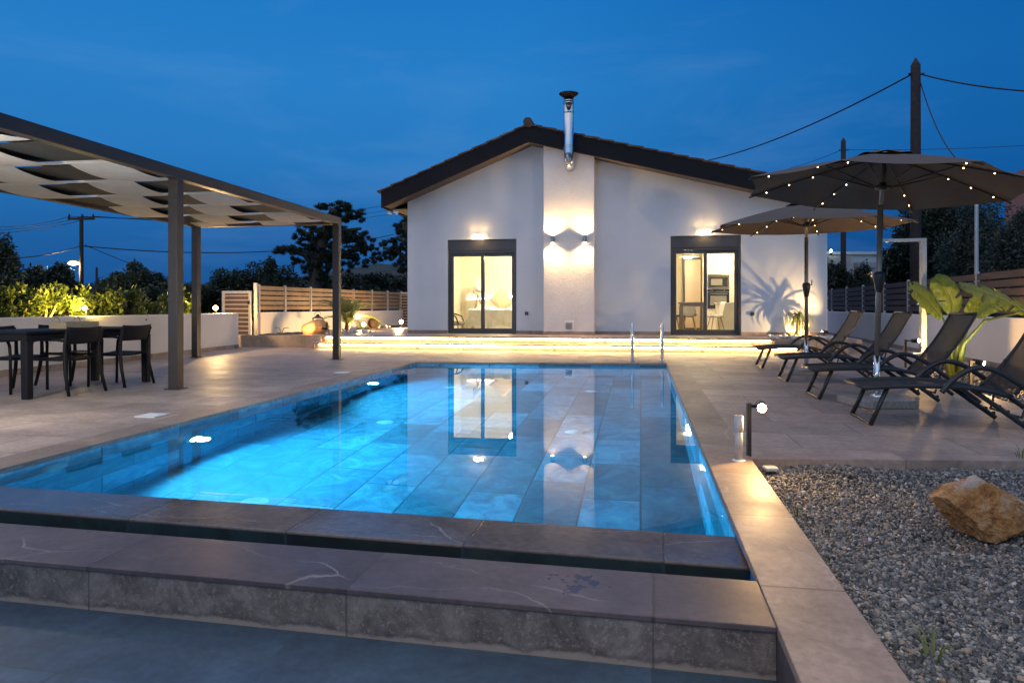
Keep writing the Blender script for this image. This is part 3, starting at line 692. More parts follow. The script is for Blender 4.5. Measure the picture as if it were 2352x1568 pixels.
for x in (.8,1.16):
    for y in (.93,1.47): q = MB(); q.tube([(x,y,.52),(x+(x-.98)*.2,y,Z1)], [.022,.015], 8); part(q, 'leg', M['wood'], ac)
# kitchen contents
kt = HT('tall_oven_cabinet', 'tall white kitchen cabinet holding the two built in ovens', 'cabinet')
q = MB(); q.box(8.05,9.1,3.05,3.65,Z1,2.95); part(q, 'carcass', M['room_white'], kt, bevel=.004)
q = MB(); q.box(8.87,8.874,3.04,3.049,Z1,2.95); part(q, 'door_gap', M['greyfab'], kt)
mw = HT('microwave', 'built in microwave with steel trim above the oven', 'microwave')
q = MB(); q.box(8.18,8.80,3.02,3.049,1.56,1.98); part(q, 'trim', M['brushed'], mw, bevel=.004)
q = MB(); q.box(8.23,8.75,3.008,3.019,1.62,1.90); part(q, 'door', M['ovenglass'], mw, bevel=.003)
q = MB(); q.box(8.28,8.60,3.003,3.007,1.66,1.85); part(q, 'window', M['greyfab'], mw)
ov = HT('oven', 'built in black oven with bright handle bar', 'oven')
q = MB(); q.box(8.18,8.80,3.02,3.049,.98,1.55); part(q, 'body', M['ovenglass'], ov, bevel=.004)
q = MB(); q.box(8.18,8.80,3.012,3.019,1.46,1.475); part(q, 'control_strip', M['brushed'], ov)
q = MB(); q.tube([(8.24,2.985,1.41),(8.74,2.985,1.41)], .012, 8); part(q, 'handle', M['brushed'], ov)
q = MB(); q.box(8.26,8.72,3.012,3.019,1.08,1.36); part(q, 'window', M['greyfab'], ov)
for x in (8.31,8.66): q = MB(); q.lathe([(.022,0),(.018,.02),(0,.021)], 12, Matrix.Translation((x,3.018,1.51)) @ Matrix.Rotation(R(90),4,'X')); part(q, 'knob', M['brushed'], ov)
fg = HT('fridge', 'tall beige refrigerator with dark edge behind the dining table', 'fridge')
q = MB(); q.box(7.56,8.02,3.3,3.85,1.06,2.44); part(q, 'upper_door', M['fridge'], fg, bevel=.01)
q = MB(); q.box(7.56,8.02,3.3,3.85,.40,1.045); part(q, 'lower_door', M['fridge'], fg, bevel=.01)
q = MB(); q.box(7.53,8.03,3.31,3.88,.36,2.48); part(q, 'carcass', M['anthracite'], fg)
ki = HT('kitchen_island', 'plain white kitchen counter behind the right glass pane', 'counter')
q = MB(); q.box(8.35,9.9,1.9,2.5,Z1,1.12); part(q, 'body', M['room_white'], ki, bevel=.01)
q = MB(); q.box(8.32,9.9,1.87,2.53,1.121,1.15); part(q, 'worktop', M['room_white'], ki, bevel=.004)
tb_ = HT('kitchen_table', 'small dark wooden dining table behind the kitchen door', 'table')
q = MB(); q.box(7.30,8.0,1.5,2.4,1.12,1.16); q.box(7.34,7.96,1.54,2.36,1.04,1.119); part(q, 'tabletop', M['greyfab'], tb_, bevel=.006)
for x in (7.36,7.94):
    for y in (1.56,2.34): q = MB(); q.box(x-.03,x+.03,y-.03,y+.03,Z1,1.039); part(q, 'leg', M['greyfab'], tb_)
def shell_chair(x, y, rz_, label, m):
    c = thing('shell_chair', label, 'chair', hw(x,y,Z1), rz_-AH, 'shell chairs round the kitchen table')
    n = 12; q = MB(); vs = []
    for j in range(n+1):
        t = j/n
        for i in range(n+1):
            u = i/n*2-1
            if t < .5: yy = -.2+t*2*.36; zz_ = .45-.02*math.sin(t*2*math.pi); wdt = .2
            else: k = (t-.5)*2; yy = .16+.06*k+.05*k*k; zz_ = .45+.40*k**1.15; wdt = .2-.05*k*k
            vs.append((u*wdt, yy-(.05*u*u if t>.5 else 0), zz_+(.05*u*u if t<.5 else 0)))
    q.add(vs, [(j*(n+1)+i, j*(n+1)+i+1, (j+1)*(n+1)+i+1, (j+1)*(n+1)+i) for j in range(n) for i in range(n)])
    s = q.build('shell', m, c, smooth=True); md = s.modifiers.new('solid','SOLIDIFY'); md.thickness = .018
    for sx in (-1,1):
        for sy in (-1,1): q = MB(); q.tube([(sx*.1,sy*.1,.44),(sx*.2,sy*.2,0)], [.016,.011], 8); q.build('leg', M['wood'], c)
    return c
shell_chair(7.12, 1.75, R(90), 'grey shell chair at the left end of the kitchen table', M['greyfab'])
shell_chair(7.62, 2.45, R(0), 'grey shell chair behind the kitchen table', M['greyfab'])
shell_chair(8.24, 1.5, R(-75), 'white shell chair in front of the kitchen counter', M['white_plastic'])
pe = HT('pendant_lamp', 'lit white disc ceiling lamp in the kitchen', 'ceiling lamp')
q = MB(); q.lathe([(.02,2.50),(.12,2.48),(.30,2.43),(.30,2.425),(.12,2.46)], 24, Matrix.Translation((7.55,2.0,0))); part(q, 'shade', M['white_plastic'], pe, smooth=True)
q = MB(); q.sphere((7.55,2.0,2.42), .12, 16, 8, (1,1,.35)); part(q, 'bulb', M['lamp'], pe, smooth=True)
q = MB(); q.tube([(7.55,2.0,2.48),(7.55,2.0,2.98)], .008, 6); part(q, 'cord', M['black'], pe)
light('POINT', 'kitchen_light', hw(7.6,1.9,2.25), 62, (1,.80,.44), .12); light('AREA', 'kitchen_ceiling_light', hw(8.9,2.4,2.9), 32, (1,.82,.48), .4, hw(8.9,2.4,0))
cl = HT('ceiling_lamp', 'round bedroom ceiling light above the bed', 'ceiling lamp')
q = MB(); q.lathe([(.0,2.90),(.2,2.90),(.22,2.93),(.22,2.979)], 22, Matrix.Translation((2.6,2.2,0))); part(q, 'diffuser', M['lampdim'], cl, smooth=True)
light('POINT', 'bedroom_light', hw(2.6,2.0,2.7), 200, (1,.88,.60), .15)
# wall lamps
def door_lamp(x, label):
    o = HT('door_lamp', label, 'wall lamp', 'lamps above the glass doors')
    z = DT+.09
    q = MB(); q.box(x-.05,x+.05,-.03,-.001,z-.05,z+.05); part(q, 'mount', M['white_plastic'], o, bevel=.004)
    q = MB(); q.box(x-.12,x+.12,-.12,-.031,z-.028,z+.028); part(q, 'diffuser', M['lamp'], o, bevel=.008)
    q = MB(); q.box(x-.13,x+.13,-.13,-.031,z+.029,z+.040); part(q, 'cap', M['white_plastic'], o)
    light('POINT', 'door_lamp_light', hw(x,-.17,z+.0), 8, WARM, .04)
    light('SPOT', 'door_lamp_up', hw(x-.1,-.10,z+.06), 1.6, WARM, .03, hw(x-.5,.03,z+.8), 90, .7); light('SPOT', 'door_lamp_up', hw(x+.1,-.10,z+.06), 1.6, WARM, .03, hw(x+.5,.03,z+.8), 90, .7)
door_lamp(1.99, 'glowing box lamp above the bedroom door'); door_lamp(7.83, 'glowing box lamp above the kitchen door')
def sconce(x, label):
    o = HT('wall_sconce', label, 'wall lamp', 'up and down sconces on the chimney breast'); z = 2.745; y = -.47
    q = MB(); q.box(x-.03,x+.03,-.43,-.401,z-.05,z+.05); part(q, 'mount', M['brushed'], o)
    q = MB(); q.lathe([(.05,z-.085),(.052,z-.08),(.052,z+.08),(.05,z+.085),(.046,z+.07),(.0,z+.065)], 20, Matrix.Translation((x,y-.012,0))); q.lathe([(.0,z-.065),(.046,z-.07),(.05,z-.085)], 20, Matrix.Translation((x,y-.012,0))); part(q, 'body', M['brushed'], o, smooth=True)
    q = MB(); q.lathe([(.0,z+.068),(.044,z+.069)], 18, Matrix.Translation((x,y-.012,0))); part(q, 'upper_lens', M['lamp'], o)
    q = MB(); q.sphere((x,y-.012,z-.078), .04, 14, 8, (1,1,.7)); part(q, 'lower_bulb', M['lamp'], o, smooth=True)
    for s in (1,-1): light('SPOT', 'sconce_spot', hw(x,y-.012,z+(.10 if s > 0 else -.125)), 125, (1,.62,.26), .02, hw(x,y+.06,z+s*1.0), 146, 1.)
sconce(4.02, 'small steel up and down lamp, left of the pair on the chimney breast'); sconce(4.84, 'small steel up and down lamp, right of the pair on the chimney breast')
fc = HT('security_floodlight', 'small white twin head floodlight under the left eave', 'floodlight')
q = MB(); q.tube([(-.27,-.3,3.62),(-.27,-.3,3.55)], .03, 12); part(q, 'base', M['white_plastic'], fc)
for s in (-1,1): q = MB(); q.lathe([(.02,0),(.045,.04),(.05,.11),(.0,.11)], 14, Matrix.Translation((-.27+s*.06,-.33,3.52)) @ Matrix.Rotation(R(60*s),4,'Y') @ Matrix.Rotation(R(50),4,'X')); part(q, 'lamp_head', M['white_plastic'], fc, smooth=True)

# ------------------------------------------------------------------ pergola
AP = R(9.4); g = G(404, 893)
pg = thing('pergola', 'brown metal pergola with a woven cloth canopy over the dining table', 'pergola', (g.x, g.y, 0), -AP)
ZB, ZTp, PW, Y0, Y1 = 2.66, 2.80, -3.05, -4.95, 4.93
for x, y in ((0,0),(0,Y1),(PW,0),(PW,Y1),(0,Y0),(PW,Y0)):
    q = MB(); q.box(x-.065,x+.065,y-.065,y+.065,.012,ZB-.001); po = q.build('post', M['pergola'], pg, bevel=.006)
    q = MB(); q.box(x-.10,x+.10,y-.10,y+.10,.001,.011); q.build('base_plate', M['pergola'], po)
for x in (0, PW): q = MB(); q.box(x-.066,x+.066,Y0-.07,Y1+.07,ZB,ZTp); q.build('beam', M['pergola'], pg, bevel=.006)
for y in (Y0, 0, Y1):
    q = MB(); q.box(PW+.067,-.067,y-.066 if y!=0 else -.03,y+.066 if y!=0 else .03,ZB+ (.0 if y!=0 else .09),ZTp); 
    if y != 0: q.build('beam', M['pergola'], pg, bevel=.006)
bounds = [.25+1.1*k for k in range(-5, 5)]
for y in bounds:
    if Y0 < y < Y1: q = MB(); q.box(PW+.067,-.067,y-.018,y+.018,2.705,2.735); q.build('rod', M['cream'], pg)
cw_ = (-PW-.13)/4
for c in range(4):
    xa, xb = -.068-c*cw_-.015, -.068-(c+1)*cw_+.015; q = MB(); ys = np.linspace(Y0+.05, Y1-.08, 150); vs = []
    for y in ys:
        ph = math.cos(math.pi*((y-.25)/1.1 - .5) + math.pi*c)
        z = 2.715 + .075*math.copysign(abs(ph)**.75, ph)
        for i in range(7): vs.append((xa+(xb-xa)*i/6, y, z - .01*math.sin(math.pi*i/6)))
    q.add(vs, [(j*7+i, j*7+i+1, (j+1)*7+i+1, (j+1)*7+i) for j in range(149) for i in range(6)])
    q.build('cream_cloth_band', M['cream'], pg, smooth=True)
for k in range(-5, 5):
    ya, yb = max(Y0+.07, .25+1.1*k+.11), min(Y1-.08, .25+1.1*(k+1)-.11)
    if yb-ya < .1: continue
    q = MB(); xs = np.linspace(PW+.067, -.067, 70); vs = []
    for x in xs:
        c = (-.068-x)/cw_; ph = math.cos(math.pi*(c-.5))*(1 if k % 2 == 0 else -1)
        z = 2.715
        for i in range(9): vs.append((x, ya+(yb-ya)*i/8, z))
    q.add(vs, [(j*9+i, j*9+i+1, (j+1)*9+i+1, (j+1)*9+i) for j in range(69) for i in range(8)])
    q.build('grey_cloth_band', M['greycloth'], pg, smooth=True)

# ------------------------------------------------------------------ dining set
AT = R(12)
tbl = thing('dining_table', 'long black outdoor dining table under the pergola', 'table', (-5.68, 8.74, 0), -AT)
q = MB(); q.box(-.46,.46,-.98,.98,.735,.765); q.box(-.43,.43,-.95,.95,.66,.734); q.build('tabletop', M['resin'], tbl, bevel=.006)
for x in (-.41,.41):
    for y in (-.92,.92): q = MB(); q.prism([(x-.05,.66),(x+.05,.66),(x+.035+.015*(x>0),0),(x-.035-.015*(x<0),0)], 'y', y-.04, y+.04); q.build('leg', M['resin'], tbl, bevel=.006)
def make_chair():
    c = thing('garden_chair', '', 'chair', group='black garden armchairs around the dining table')
    # seat faces -x; back at +x
    q = MB(); n = 12; vs = []
    for j in range(n+1):
        for i in range(n+1):
            u, v_ = i/n*2-1, j/n*2-1; vs.append((u*.22, v_*.23, .445 - .018*(1-v_*v_) - .01*(1-u*u)))
    q.add(vs, [(j*(n+1)+i, j*(n+1)+i+1, (j+1)*(n+1)+i+1, (j+1)*(n+1)+i) for j in range(n) for i in range(n)])
    s = q.build('seat', M['resin'], c, smooth=True); md = s.modifiers.new('solid','SOLIDIFY'); md.thickness = .03
    q = MB(); vs = []
    for j in range(7):
        for i in range(n+1):
            v_ = i/n*2-1; t = j/6; vs.append((.25+.05*t+.035*(1-v_*v_), v_*(.245+.015*t), .60+.19*t+.012*v_*v_*t))
    q.add(vs, [(j*(n+1)+i, j*(n+1)+i+1, (j+1)*(n+1)+i+1, (j+1)*(n+1)+i) for j in range(6) for i in range(n)])
    s = q.build('backrest', M['resin'], c, smooth=True); md = s.modifiers.new('solid','SOLIDIFY'); md.thickness = .018
    for sy in (-1,1):
        q = MB(); q.tube([(.285,sy*.255,.78),(.25,sy*.25,.60),(.245,sy*.25,.45),(.27,sy*.26,.25),(.33,sy*.275,0)], [.017,.02,.022,.022,.018], 8); q.build('leg', M['resin'], c, smooth=True)
        q = MB(); q.tube([(.25,sy*.25,.64),(.15,sy*.265,.655),(-.10,sy*.265,.655),(-.19,sy*.262,.64),(-.215,sy*.258,.58),(-.22,sy*.25,.45),(-.225,sy*.25,0)], .017, 8); q.build('armrest', M['resin'], c, smooth=True)
        q = MB(); q.box(-.22,.24,sy*.235-.012,sy*.235+.012,.405,.44); q.build('rail', M['resin'], c)
    return c
ch = make_chair(); ch.location = (-5.42,8.34,0); ch.rotation_euler = (0,0,-AT); ch['label'] = 'black armchair with its back to the pool at the near end of the table'
dup(ch, 'black armchair with its back to the pool at the far end of the table', (-5.26,9.18,0), -AT+R(2))
dup(ch, 'black armchair between table and white wall, partly cut by the frame edge', (-6.12,8.46,0), R(180)-AT)
dup(ch, 'black armchair between table and white wall, behind the straw basket', (-5.93,9.30,0), R(180)-AT-R(3))
bk = thing('basket', 'pale woven straw basket with two round handles on the dining table', 'basket', (-5.66,8.9,.766), -AT)
q = MB(); q.box(-.12,.12,-.25,.25,0,.012)
for x0,x1,y0,y1 in ((-.13,-.115,-.26,.26),(.115,.13,-.26,.26),(-.114,.114,-.26,-.245),(-.114,.114,.245,.26)): q.box(x0,x1,y0,y1,0,.085)
q.build('tray', M['basket'], bk, bevel=.004)
for y in (-.16,.16):
    q = MB(); q.tube([(-.122,y+.055*math.cos(a),.07+.075*math.sin(a)) for a in np.linspace(0,math.pi,12)], .008, 6); q.build('handle', M['basket'], bk, smooth=True)

# ------------------------------------------------------------------ walls, fences, gates
def wall(name, a, b_, z0, z1, label, m='garden_wall', th=.18, skirt=True):
    a, b_ = Vector((*a,0)), Vector((*b_,0)); L = (b_-a).length; an = math.atan2((b_-a).y, (b_-a).x)
    o = thing(name, label, 'wall', a, an); q = MB(); q.box(0,L,-th/2,th/2,z0,z1); q.build('wall_body', M[m], o, bevel=.012)
    return o, L
def skirting(o, L, side, z=0., th=.18):
    q = MB(); y = side*(th/2+.001); q.box(0,L,min(y,y+side*.012),max(y,y+side*.012),z,z+.09); q.build('skirting', M['deck'], o)
o, L = wall('garden_wall', LW(3.4)-V2(.09,0), LW(17.35)-V2(.09,0), -.3, .875, 'low white garden wall behind the dining table'); skirting(o, L, -1)
FA, FB = V2(-7.02,19.0), V2(-4.55,28.4)
o, L = wall('garden_wall', FA, FB, -.2, .88, 'low white wall with slatted fence on top behind the clay amphora')
q_ = FB - FA
def fence(a, b_, z0, z1, ts, n, label, m_slat, side, gap=.03, pw=.06, last=True):
    a3 = Vector((*a,0)); d = Vector((*b_,0))-a3; L = d.length; o = thing('slat_fence', label, 'fence', a3, math.atan2(d.y, d.x))
    for i, t in enumerate(ts):
        x = t*L; q = MB(); q.box(x-pw/2,x+pw/2,-pw/2,pw/2,z0,z1+.025); po = q.build('post', M['gatemetal'], o, bevel=.004)
        if i < len(ts)-1:
            xb = ts[i+1]*L; q = MB(); h = (z1-z0-.05)/n
            for k in range(n): q.box(x+pw/2+.002, xb-pw/2-.002, -.012, .012, z0+.05+k*h+gap/2, z0+.05+(k+1)*h-gap/2)
            q.build('slat_panel', M[m_slat], o)
    return o
fence(FA, FB, .88, 1.63, [0.005,.135,.28,.43,.57,.72,.86,.995], 5, 'brown slatted fence with silver posts left of the house', 'slat', -1)
def gate(name, c, w_, z0, z1, an, label, n=11):
    o = thing(name, label, 'gate', c, an); f = .07
    q = MB()
    for a in (0, w_-f): q.box(a,a+f,-.03,.03,z0,z1)
    q.box(f,w_-f,-.03,.03,z1-f,z1); q.box(f,w_-f,-.03,.03,z0,z0+f); q.build('frame', M['gatemetal'], o, bevel=.004)
    q = MB(); h = (z1-z0-2*f)/n
    for k in range(n): q.box(f+.001,w_-f-.001,-.016,.016,z0+f+k*h+h*.38,z0+f+k*h+h*.62)
    q.build('slats', M['gatemetal'], o)
    q = MB(); q.box(f+.001,w_-f-.001,.02,.03,z0+f+.001,z1-f-.001); q.build('backing_panel', M['darkslat'], o)
    q = MB(); q.box(w_-f,w_-.01,-.075,-.031,(z0+z1)/2+.35,(z0+z1)/2+.45); q.build('lock', M['steel'], o, bevel=.004)
    return o
gate('garden_gate', (-7.83,18.6,0), .87, .03, 1.46, -R(12), 'wide silver slatted gate at the end of the white garden wall')
gate('garden_gate', (-4.62,28.3,0), .72, .2, 1.62, -R(12), 'narrow silver slatted gate beside the house corner')
q = MB(); q.box(-.045,.045,-.045,.045,0,1.68); o = tag(q.build('gate_post', M['gatemetal'], bevel=.004), 'silver gate post between the wide gate and the slatted fence', 'post'); o.location = (-6.93,18.6,0)
RW = lambda D: V2(8.02 + (D-10.77)*.2498, D)
o, L = wall('garden_wall', RW(4.2)+V2(.09,0), RW(27)+V2(.09,0), -.3, .86, 'low white garden wall behind the loungers'); skirting(o, L, 1)
dd = (RW(27)-RW(4.2)).length; tt_ = [((D-4.2)/(27-4.2)) for D in (4.3,6.6,8.8,10.85,12.7,14.6,16.6,18.6,20.8,22.9,25.2,26.9)]
fence(RW(4.2)+V2(.09,0), RW(27)+V2(.09,0), .865, 1.66, tt_, 5, 'dark brown slatted fence with metal posts behind the loungers', 'darkslat', 1, .03)

# ------------------------------------------------------------------ loungers
def make_lounger():
    o = thing('sun_lounger', '', 'sun lounger', group='charcoal sun loungers in a row on the deck'); W = .31
    zs = lambda x: .325 + .030*math.sin(math.pi*min(1,x/1.15)**.9) - .05*max(0,(x-.75)/.4)**2 if x < 1.16 else .285
    xs = np.linspace(0, 1.14, 26)
    def sling(pts, name):
        q = MB(); vs = []
        for (x, z) in pts:
            for i in range(5): vs.append((x, (i/4*2-1)*(W-.012), z - .012*(1-(i/4*2-1)**2)))
        q.add(vs, [(j*5+i, j*5+i+1, (j+1)*5+i+1, (j+1)*5+i) for j in range(len(pts)-1) for i in range(4)])
        return q.build(name, M['sling'], o, smooth=True, fixn=False)
    sp_ = [(x, zs(x)) for x in xs]; sling(sp_, 'seat')
    bpts = [(1.17+.46*t+.03*math.sin(t*math.pi), .30+.66*t-.02*math.sin(t*math.pi)) for t in np.linspace(0,1,14)]
    br_ = sling(bpts, 'backrest')
    for s in (-1,1):
        q = MB(); q.tube([(x, s*W, z) for x, z in sp_], .020, 8); q.build('side_rail', M['loungeframe'], o, smooth=True)
        q = MB(); q.tube([(x, s*W, z) for x, z in bpts], .015, 8); q.build('back_rail', M['loungeframe'], o, smooth=True)
        q = MB(); q.tube([(.19,s*(W-.03),zs(.2)-.01),(.05,s*(W-.02),.0)], .021, 8); q.build('leg', M['loungeframe'], o, smooth=True)
        q = MB(); q.tube([(.86,s*(W-.035),zs(.86)-.01),(1.28,s*(W-.035),.015)], .022, 8)
        for k in range(4): x = 1.05+.065*k; z = .31-(x-.86)*.66; q.box(x+.01,x+.03,s*(W-.035)-.012,s*(W-.035)+.012,z-.04,z+.018)
        q.build('ratchet_leg', M['loungeframe'], o)
        arm = [(.60,s*(W+.025),zs(.6)-.05),(.66,s*(W+.03),zs(.6)+.03),(.74,s*(W+.032),.46),(.84,s*(W+.035),.515),(.94,s*(W+.035),.52),(1.06,s*(W+.035),.475),(1.25,s*(W+.035),.345),(1.45,s*(W+.03),.18),(1.66,s*(W+.02),.015)]
        pts = [Vector(a) for a in arm]; fine = []
        for i in range(len(pts)-1):
            p0 = pts[max(i-1,0)]; p1 = pts[i]; p2 = pts[i+1]; p3 = pts[min(i+2,len(pts)-1)]
            for k in range(5):
                t = k/5; fine.append(.5*((2*p1)+(-p0+p2)*t+(2*p0-5*p1+4*p2-p3)*t*t+(-p0+3*p1-3*p2+p3)*t**3))
        fine.append(pts[-1]); q = MB(); q.tube(fine, .023, 9); q.build('armrest', M['loungeframe'], o, smooth=True)
    q = MB(); q.tube([(.10,-W+.02,.09),(.10,W-.02,.09)], .011, 8); q.build('crossbar', M['loungeframe'], o)
    q = MB(); q.tube([(.05,-W+.02,.012),(.05,W-.02,.012)], .011, 8); q.build('crossbar', M['loungeframe'], o)
    q = MB(); q.tube([(0,-W,zs(0)),(0,W,zs(0))], .015, 8); q.build('foot_rail', M['loungeframe'], o, smooth=True)
    q = MB(); q.tube([(bpts[-1][0],-W,bpts[-1][1]),(bpts[-1][0],W,bpts[-1][1])], .015, 8); q.build('head_rail', M['loungeframe'], o, smooth=True)
    q = MB(); q.tube([(1.15,-W,.29),(1.15,W,.29)], .014, 8); q.build('hinge_rail', M['loungeframe'], o, smooth=True)
    q = MB(); q.tube([(1.36,-W+.03,.56),(1.24,-W+.03,.10)], .01, 8); q.tube([(1.36,W-.03,.56),(1.24,W-.03,.10)], .01, 8); q.tube([(1.24,-W+.03,.10),(1.24,W-.03,.10)], .01, 8); q.build('back_prop', M['loungeframe'], o)
    return o
lg = make_lounger()
LP = [((3.17,6.36), 'charcoal sun lounger nearest the gravel bed with the umbrella slab behind it', -11.5),
      ((3.46,8.03), 'charcoal sun lounger in front of the banana plant, second from the gravel', -11),
      ((3.80,9.80), 'charcoal sun lounger between the two parasol poles', -10.5),
      ((4.22,11.9), 'charcoal sun lounger closest to the house steps', -10)]
for i, ((x, y), lab, a) in enumerate(LP):
    if i == 0: lg.location = (x,y,.004); lg.rotation_euler = (0,0,R(a)); lg['label'] = lab
    else: dup(lg, lab, (x,y,.004), R(a))

# ------------------------------------------------------------------ parasols
def parasol(name, x, y, label, tilt, az, rot, zj=2.08, lean=0., Rr=1.45):
    o = thing(name, label, 'parasol', (x,y,0), 0, 'taupe parasols with small lights'); NR = 8
    q = MB(); c = .12; s = .33
    q.prism([(-s,-s+c),(-s+c,-s),(s-c,-s),(s,-s+c),(s,s-c),(s-c,s),(-s+c,s),(-s,s-c)], 'z', .003, .085); q.build('base_slab', M['granite'], o, bevel=.006)
    q = MB(); q.tube([(0,0,.08),(0,0,.52)], .032, 16); q.lathe([(.07,.086),(.07,.1),(.034,.12)], 16); q.build('sleeve', M['steel'], o, smooth=True)
    q = MB(); q.tube([(0,0,.50),(lean*.6,0,zj)], .029, 14); q.build('pole', M['umbpole'], o, smooth=True)
    q = MB(); q.tube([(lean*.6,0,zj-.06),(lean*.62,0,zj+.05)], .027, 14); q.build('tilt_joint', M['steel'], o, smooth=True)
    q = MB(); q.lathe([(.026,1.19),(.034,1.20),(.058,1.34),(.060,1.38),(.05,1.41),(.026,1.42)], 14, Matrix.Translation((lean*.35,0,0))); cr = q.build('crank_box', M['black'], o, smooth=True)
    q = MB(); q.tube([(lean*.35+.05,0,1.38),(lean*.35+.085,.0,1.38),(lean*.35+.085,0,1.46)], .008, 8); q.build('crank_handle', M['black'], cr)
    T = Matrix.Translation((lean*.62,0,zj)) @ Matrix.Rotation(az,4,'Z') @ Matrix.Rotation(tilt,4,'X') @ Matrix.Rotation(-az,4,'Z') 
    tp = lambda v: T @ Vector(v)
    q = MB(); q.tube([tp((0,0,.04)),tp((0,0,.57))], .022, 14); q.build('upper_pole', M['umbpole'], o, smooth=True)
    ZT, ZE = .57, .21
    q = MB(); q.lathe([(.03,.21),(.07,.22),(.07,.245),(.045,.26),(.03,.29)], 16, T); hub = q.build('runner', M['black'], o, smooth=True)
    # canopy: panels sag between ribs and their edge curves in
    q = MB(); nr, na = 12, 8; vs = []; fs = []
    zc = lambda t: ZT - (ZT-ZE)*(t**1.25)
    for k in range(NR*na):
        a = rot + TAU*k/(NR*na); u = (k % na)/na; sag = math.sin(math.pi*u)
        half = math.pi/NR; chord = math.cos(half)/math.cos((u-.5)*2*half)
        for j in range(nr+1):
            t = j/nr; r = Rr*t*chord*(1 - .045*sag*t*t)
            vs.append(tp((r*math.cos(a), r*math.sin(a), zc(t) - .022*sag*t*(1.-.3*t) + .012)))
    for k in range(NR*na):
        k2 = (k+1) % (NR*na)
        for j in range(nr): fs.append((k*(nr+1)+j, k*(nr+1)+j+1, k2*(nr+1)+j+1, k2*(nr+1)+j))
    q.add(vs, fs); cn = q.build('canopy', M['umbrella'], o, smooth=True, fixn=False)
    q = MB(); vs = []; n = 48
    for k in range(n):
        a = TAU*k/n
        for j, (r, z) in enumerate(((.02,ZT+.05),(.16,ZT+.035),(.30,ZT-.02+.02*math.sin(a*NR/2)**2))): vs.append(tp((r*math.cos(a), r*math.sin(a), z)))
    q.add(vs, [(k*3+j, k*3+j+1, ((k+1)%n)*3+j+1, ((k+1)%n)*3+j) for k in range(n) for j in range(2)]); q.build('vent_cap', M['umbrella'], cn, smooth=True, fixn=False)
    for k in range(NR):
        a = rot + TAU*k/NR; e = Vector((math.cos(a), math.sin(a), 0))
        pt = lambda t, dz=-.014: tp(e*(Rr*t) + Vector((0,0,zc(t)+dz)))
        q = MB(); q.tube([pt(t) for t in np.linspace(.02,1.005,12)], .0095, 7); rb = q.build('rib', M['black'], o, smooth=True)
        q = MB(); q.tube([tp(e*.06+Vector((0,0,.235))), pt(.45,-.022)], .008, 7); q.build('strut', M['black'], rb, smooth=True)
        for t in (.50,.68,.86):
            q = MB(); q.sphere(pt(t,-.028), .006, 8, 6); q.build('led_bulb', M['led'], rb, smooth=True)
            light('POINT', 'parasol_led', pt(t,-.055), 1.9, (1,.80,.5), .01)
    return o
parasol('parasol', 3.90, 7.35, 'taupe parasol with lit ribs over the nearest lounger, cut by the frame edge', R(4.5), R(90), R(3.5), 2.08, .06)
parasol('parasol', 4.60, 10.75, 'taupe parasol with lit ribs in front of the kitchen end of the house', R(1), R(-30), R(14.4), 2.07, .0, 1.5)

# ------------------------------------------------------------------ shower, spots, small things at right
sh = thing('outdoor_shower', 'square steel outdoor shower column with flat overhead arm', 'shower', (7.35,12.3,0), -R(14))
q = MB(); q.box(-.045,.045,-.06,.06,.01,2.20); q.build('column', M['brushed'], sh, bevel=.005)
q = MB(); q.box(-.68,.045,-.06,.06,2.201,2.26); q.build('shower_arm', M['brushed'], sh, bevel=.005)
q = MB(); q.box(-.10,.10,-.10,.10,0,.009); q.build('base_plate', M['brushed'], sh)
q = MB(); q.tube([(-.046,-.03,1.08),(-.11,-.03,1.08)], .022, 12); q.build('tap_knob', M['steel'], sh, smooth=True)
q = MB(); q.box(-.19,-.02,-.10,-.061,.20,.225); q.build('foot_tap', M['steel'], sh, bevel=.004)
def spike_spot(x, y, h, aim, label, z0=0., energy=None, spot=90, lens='star', head=True, post=True, elbow=.12, color=WARM, rad=.03, blend=.6):
    """garden spotlight on a post; aim = world point"""
    o = thing('garden_spotlight', label, 'spotlight', (x,y,z0))
    hp = Vector((elbow,0,h)); d = (Vector(aim) - (Vector((x,y,z0))+hp)).normalized()
    q = MB(); q.box(-.014,.014,-.014,.014,0,h+.02); q.build('post', M['black'], o)
    q = MB(); q.bar((0,0,h), hp, .022, .022); q.build('bracket', M['black'], o)
    RM = Matrix.Translation(hp) @ d.to_track_quat('Z','Y').to_matrix().to_4x4()
    q = MB(); q.lathe([(.0,-.05),(.035,-.05),(.038,.05),(.036,.085),(.031,.085),(.031,.075)], 16, RM); q.build('lamp_head', M['black'], o, smooth=True)
    q = MB(); q.lathe([(.0,.084),(.030,.080)], 16, RM); q.build('lens', M[lens], o, smooth=True)
    if energy: light('SPOT', 'garden_spot', Vector((x,y,z0))+hp+d*.10, energy, color, rad, aim, spot, blend)
    return o
g = G(1720,1047); spike_spot(g.x, g.y, .40, (.75,1.2,.25), 'bright spotlight on a post beside the white pipe at the pool corner', -.05, 25, 160, elbow=.085)
light('POINT', 'corner_spot_spill', (g.x+.20, g.y-.42, .38), 2.0, WARM, .16)
spike_spot(6.72, 11.75, .46, (7.9,8.6,.7), 'spotlight on a post beside the steel shower, shining forward', 0, 55, 120, elbow=.16)
spike_spot(6.0, 9.0, .32, (6.9,7.4,.02), 'spotlight on a post by the banana plant, head tipped down', 0, 70, 130, elbow=.09)
wl = RW(7.6); spike_spot(7.0, 7.1, .25, (wl.x, 7.7, .45), 'assumed low spotlight, out of view by the garden wall behind the nearest lounger', -.04, 420, 125, elbow=.08)  # unseen lamp, assumed as the source of the light on this wall
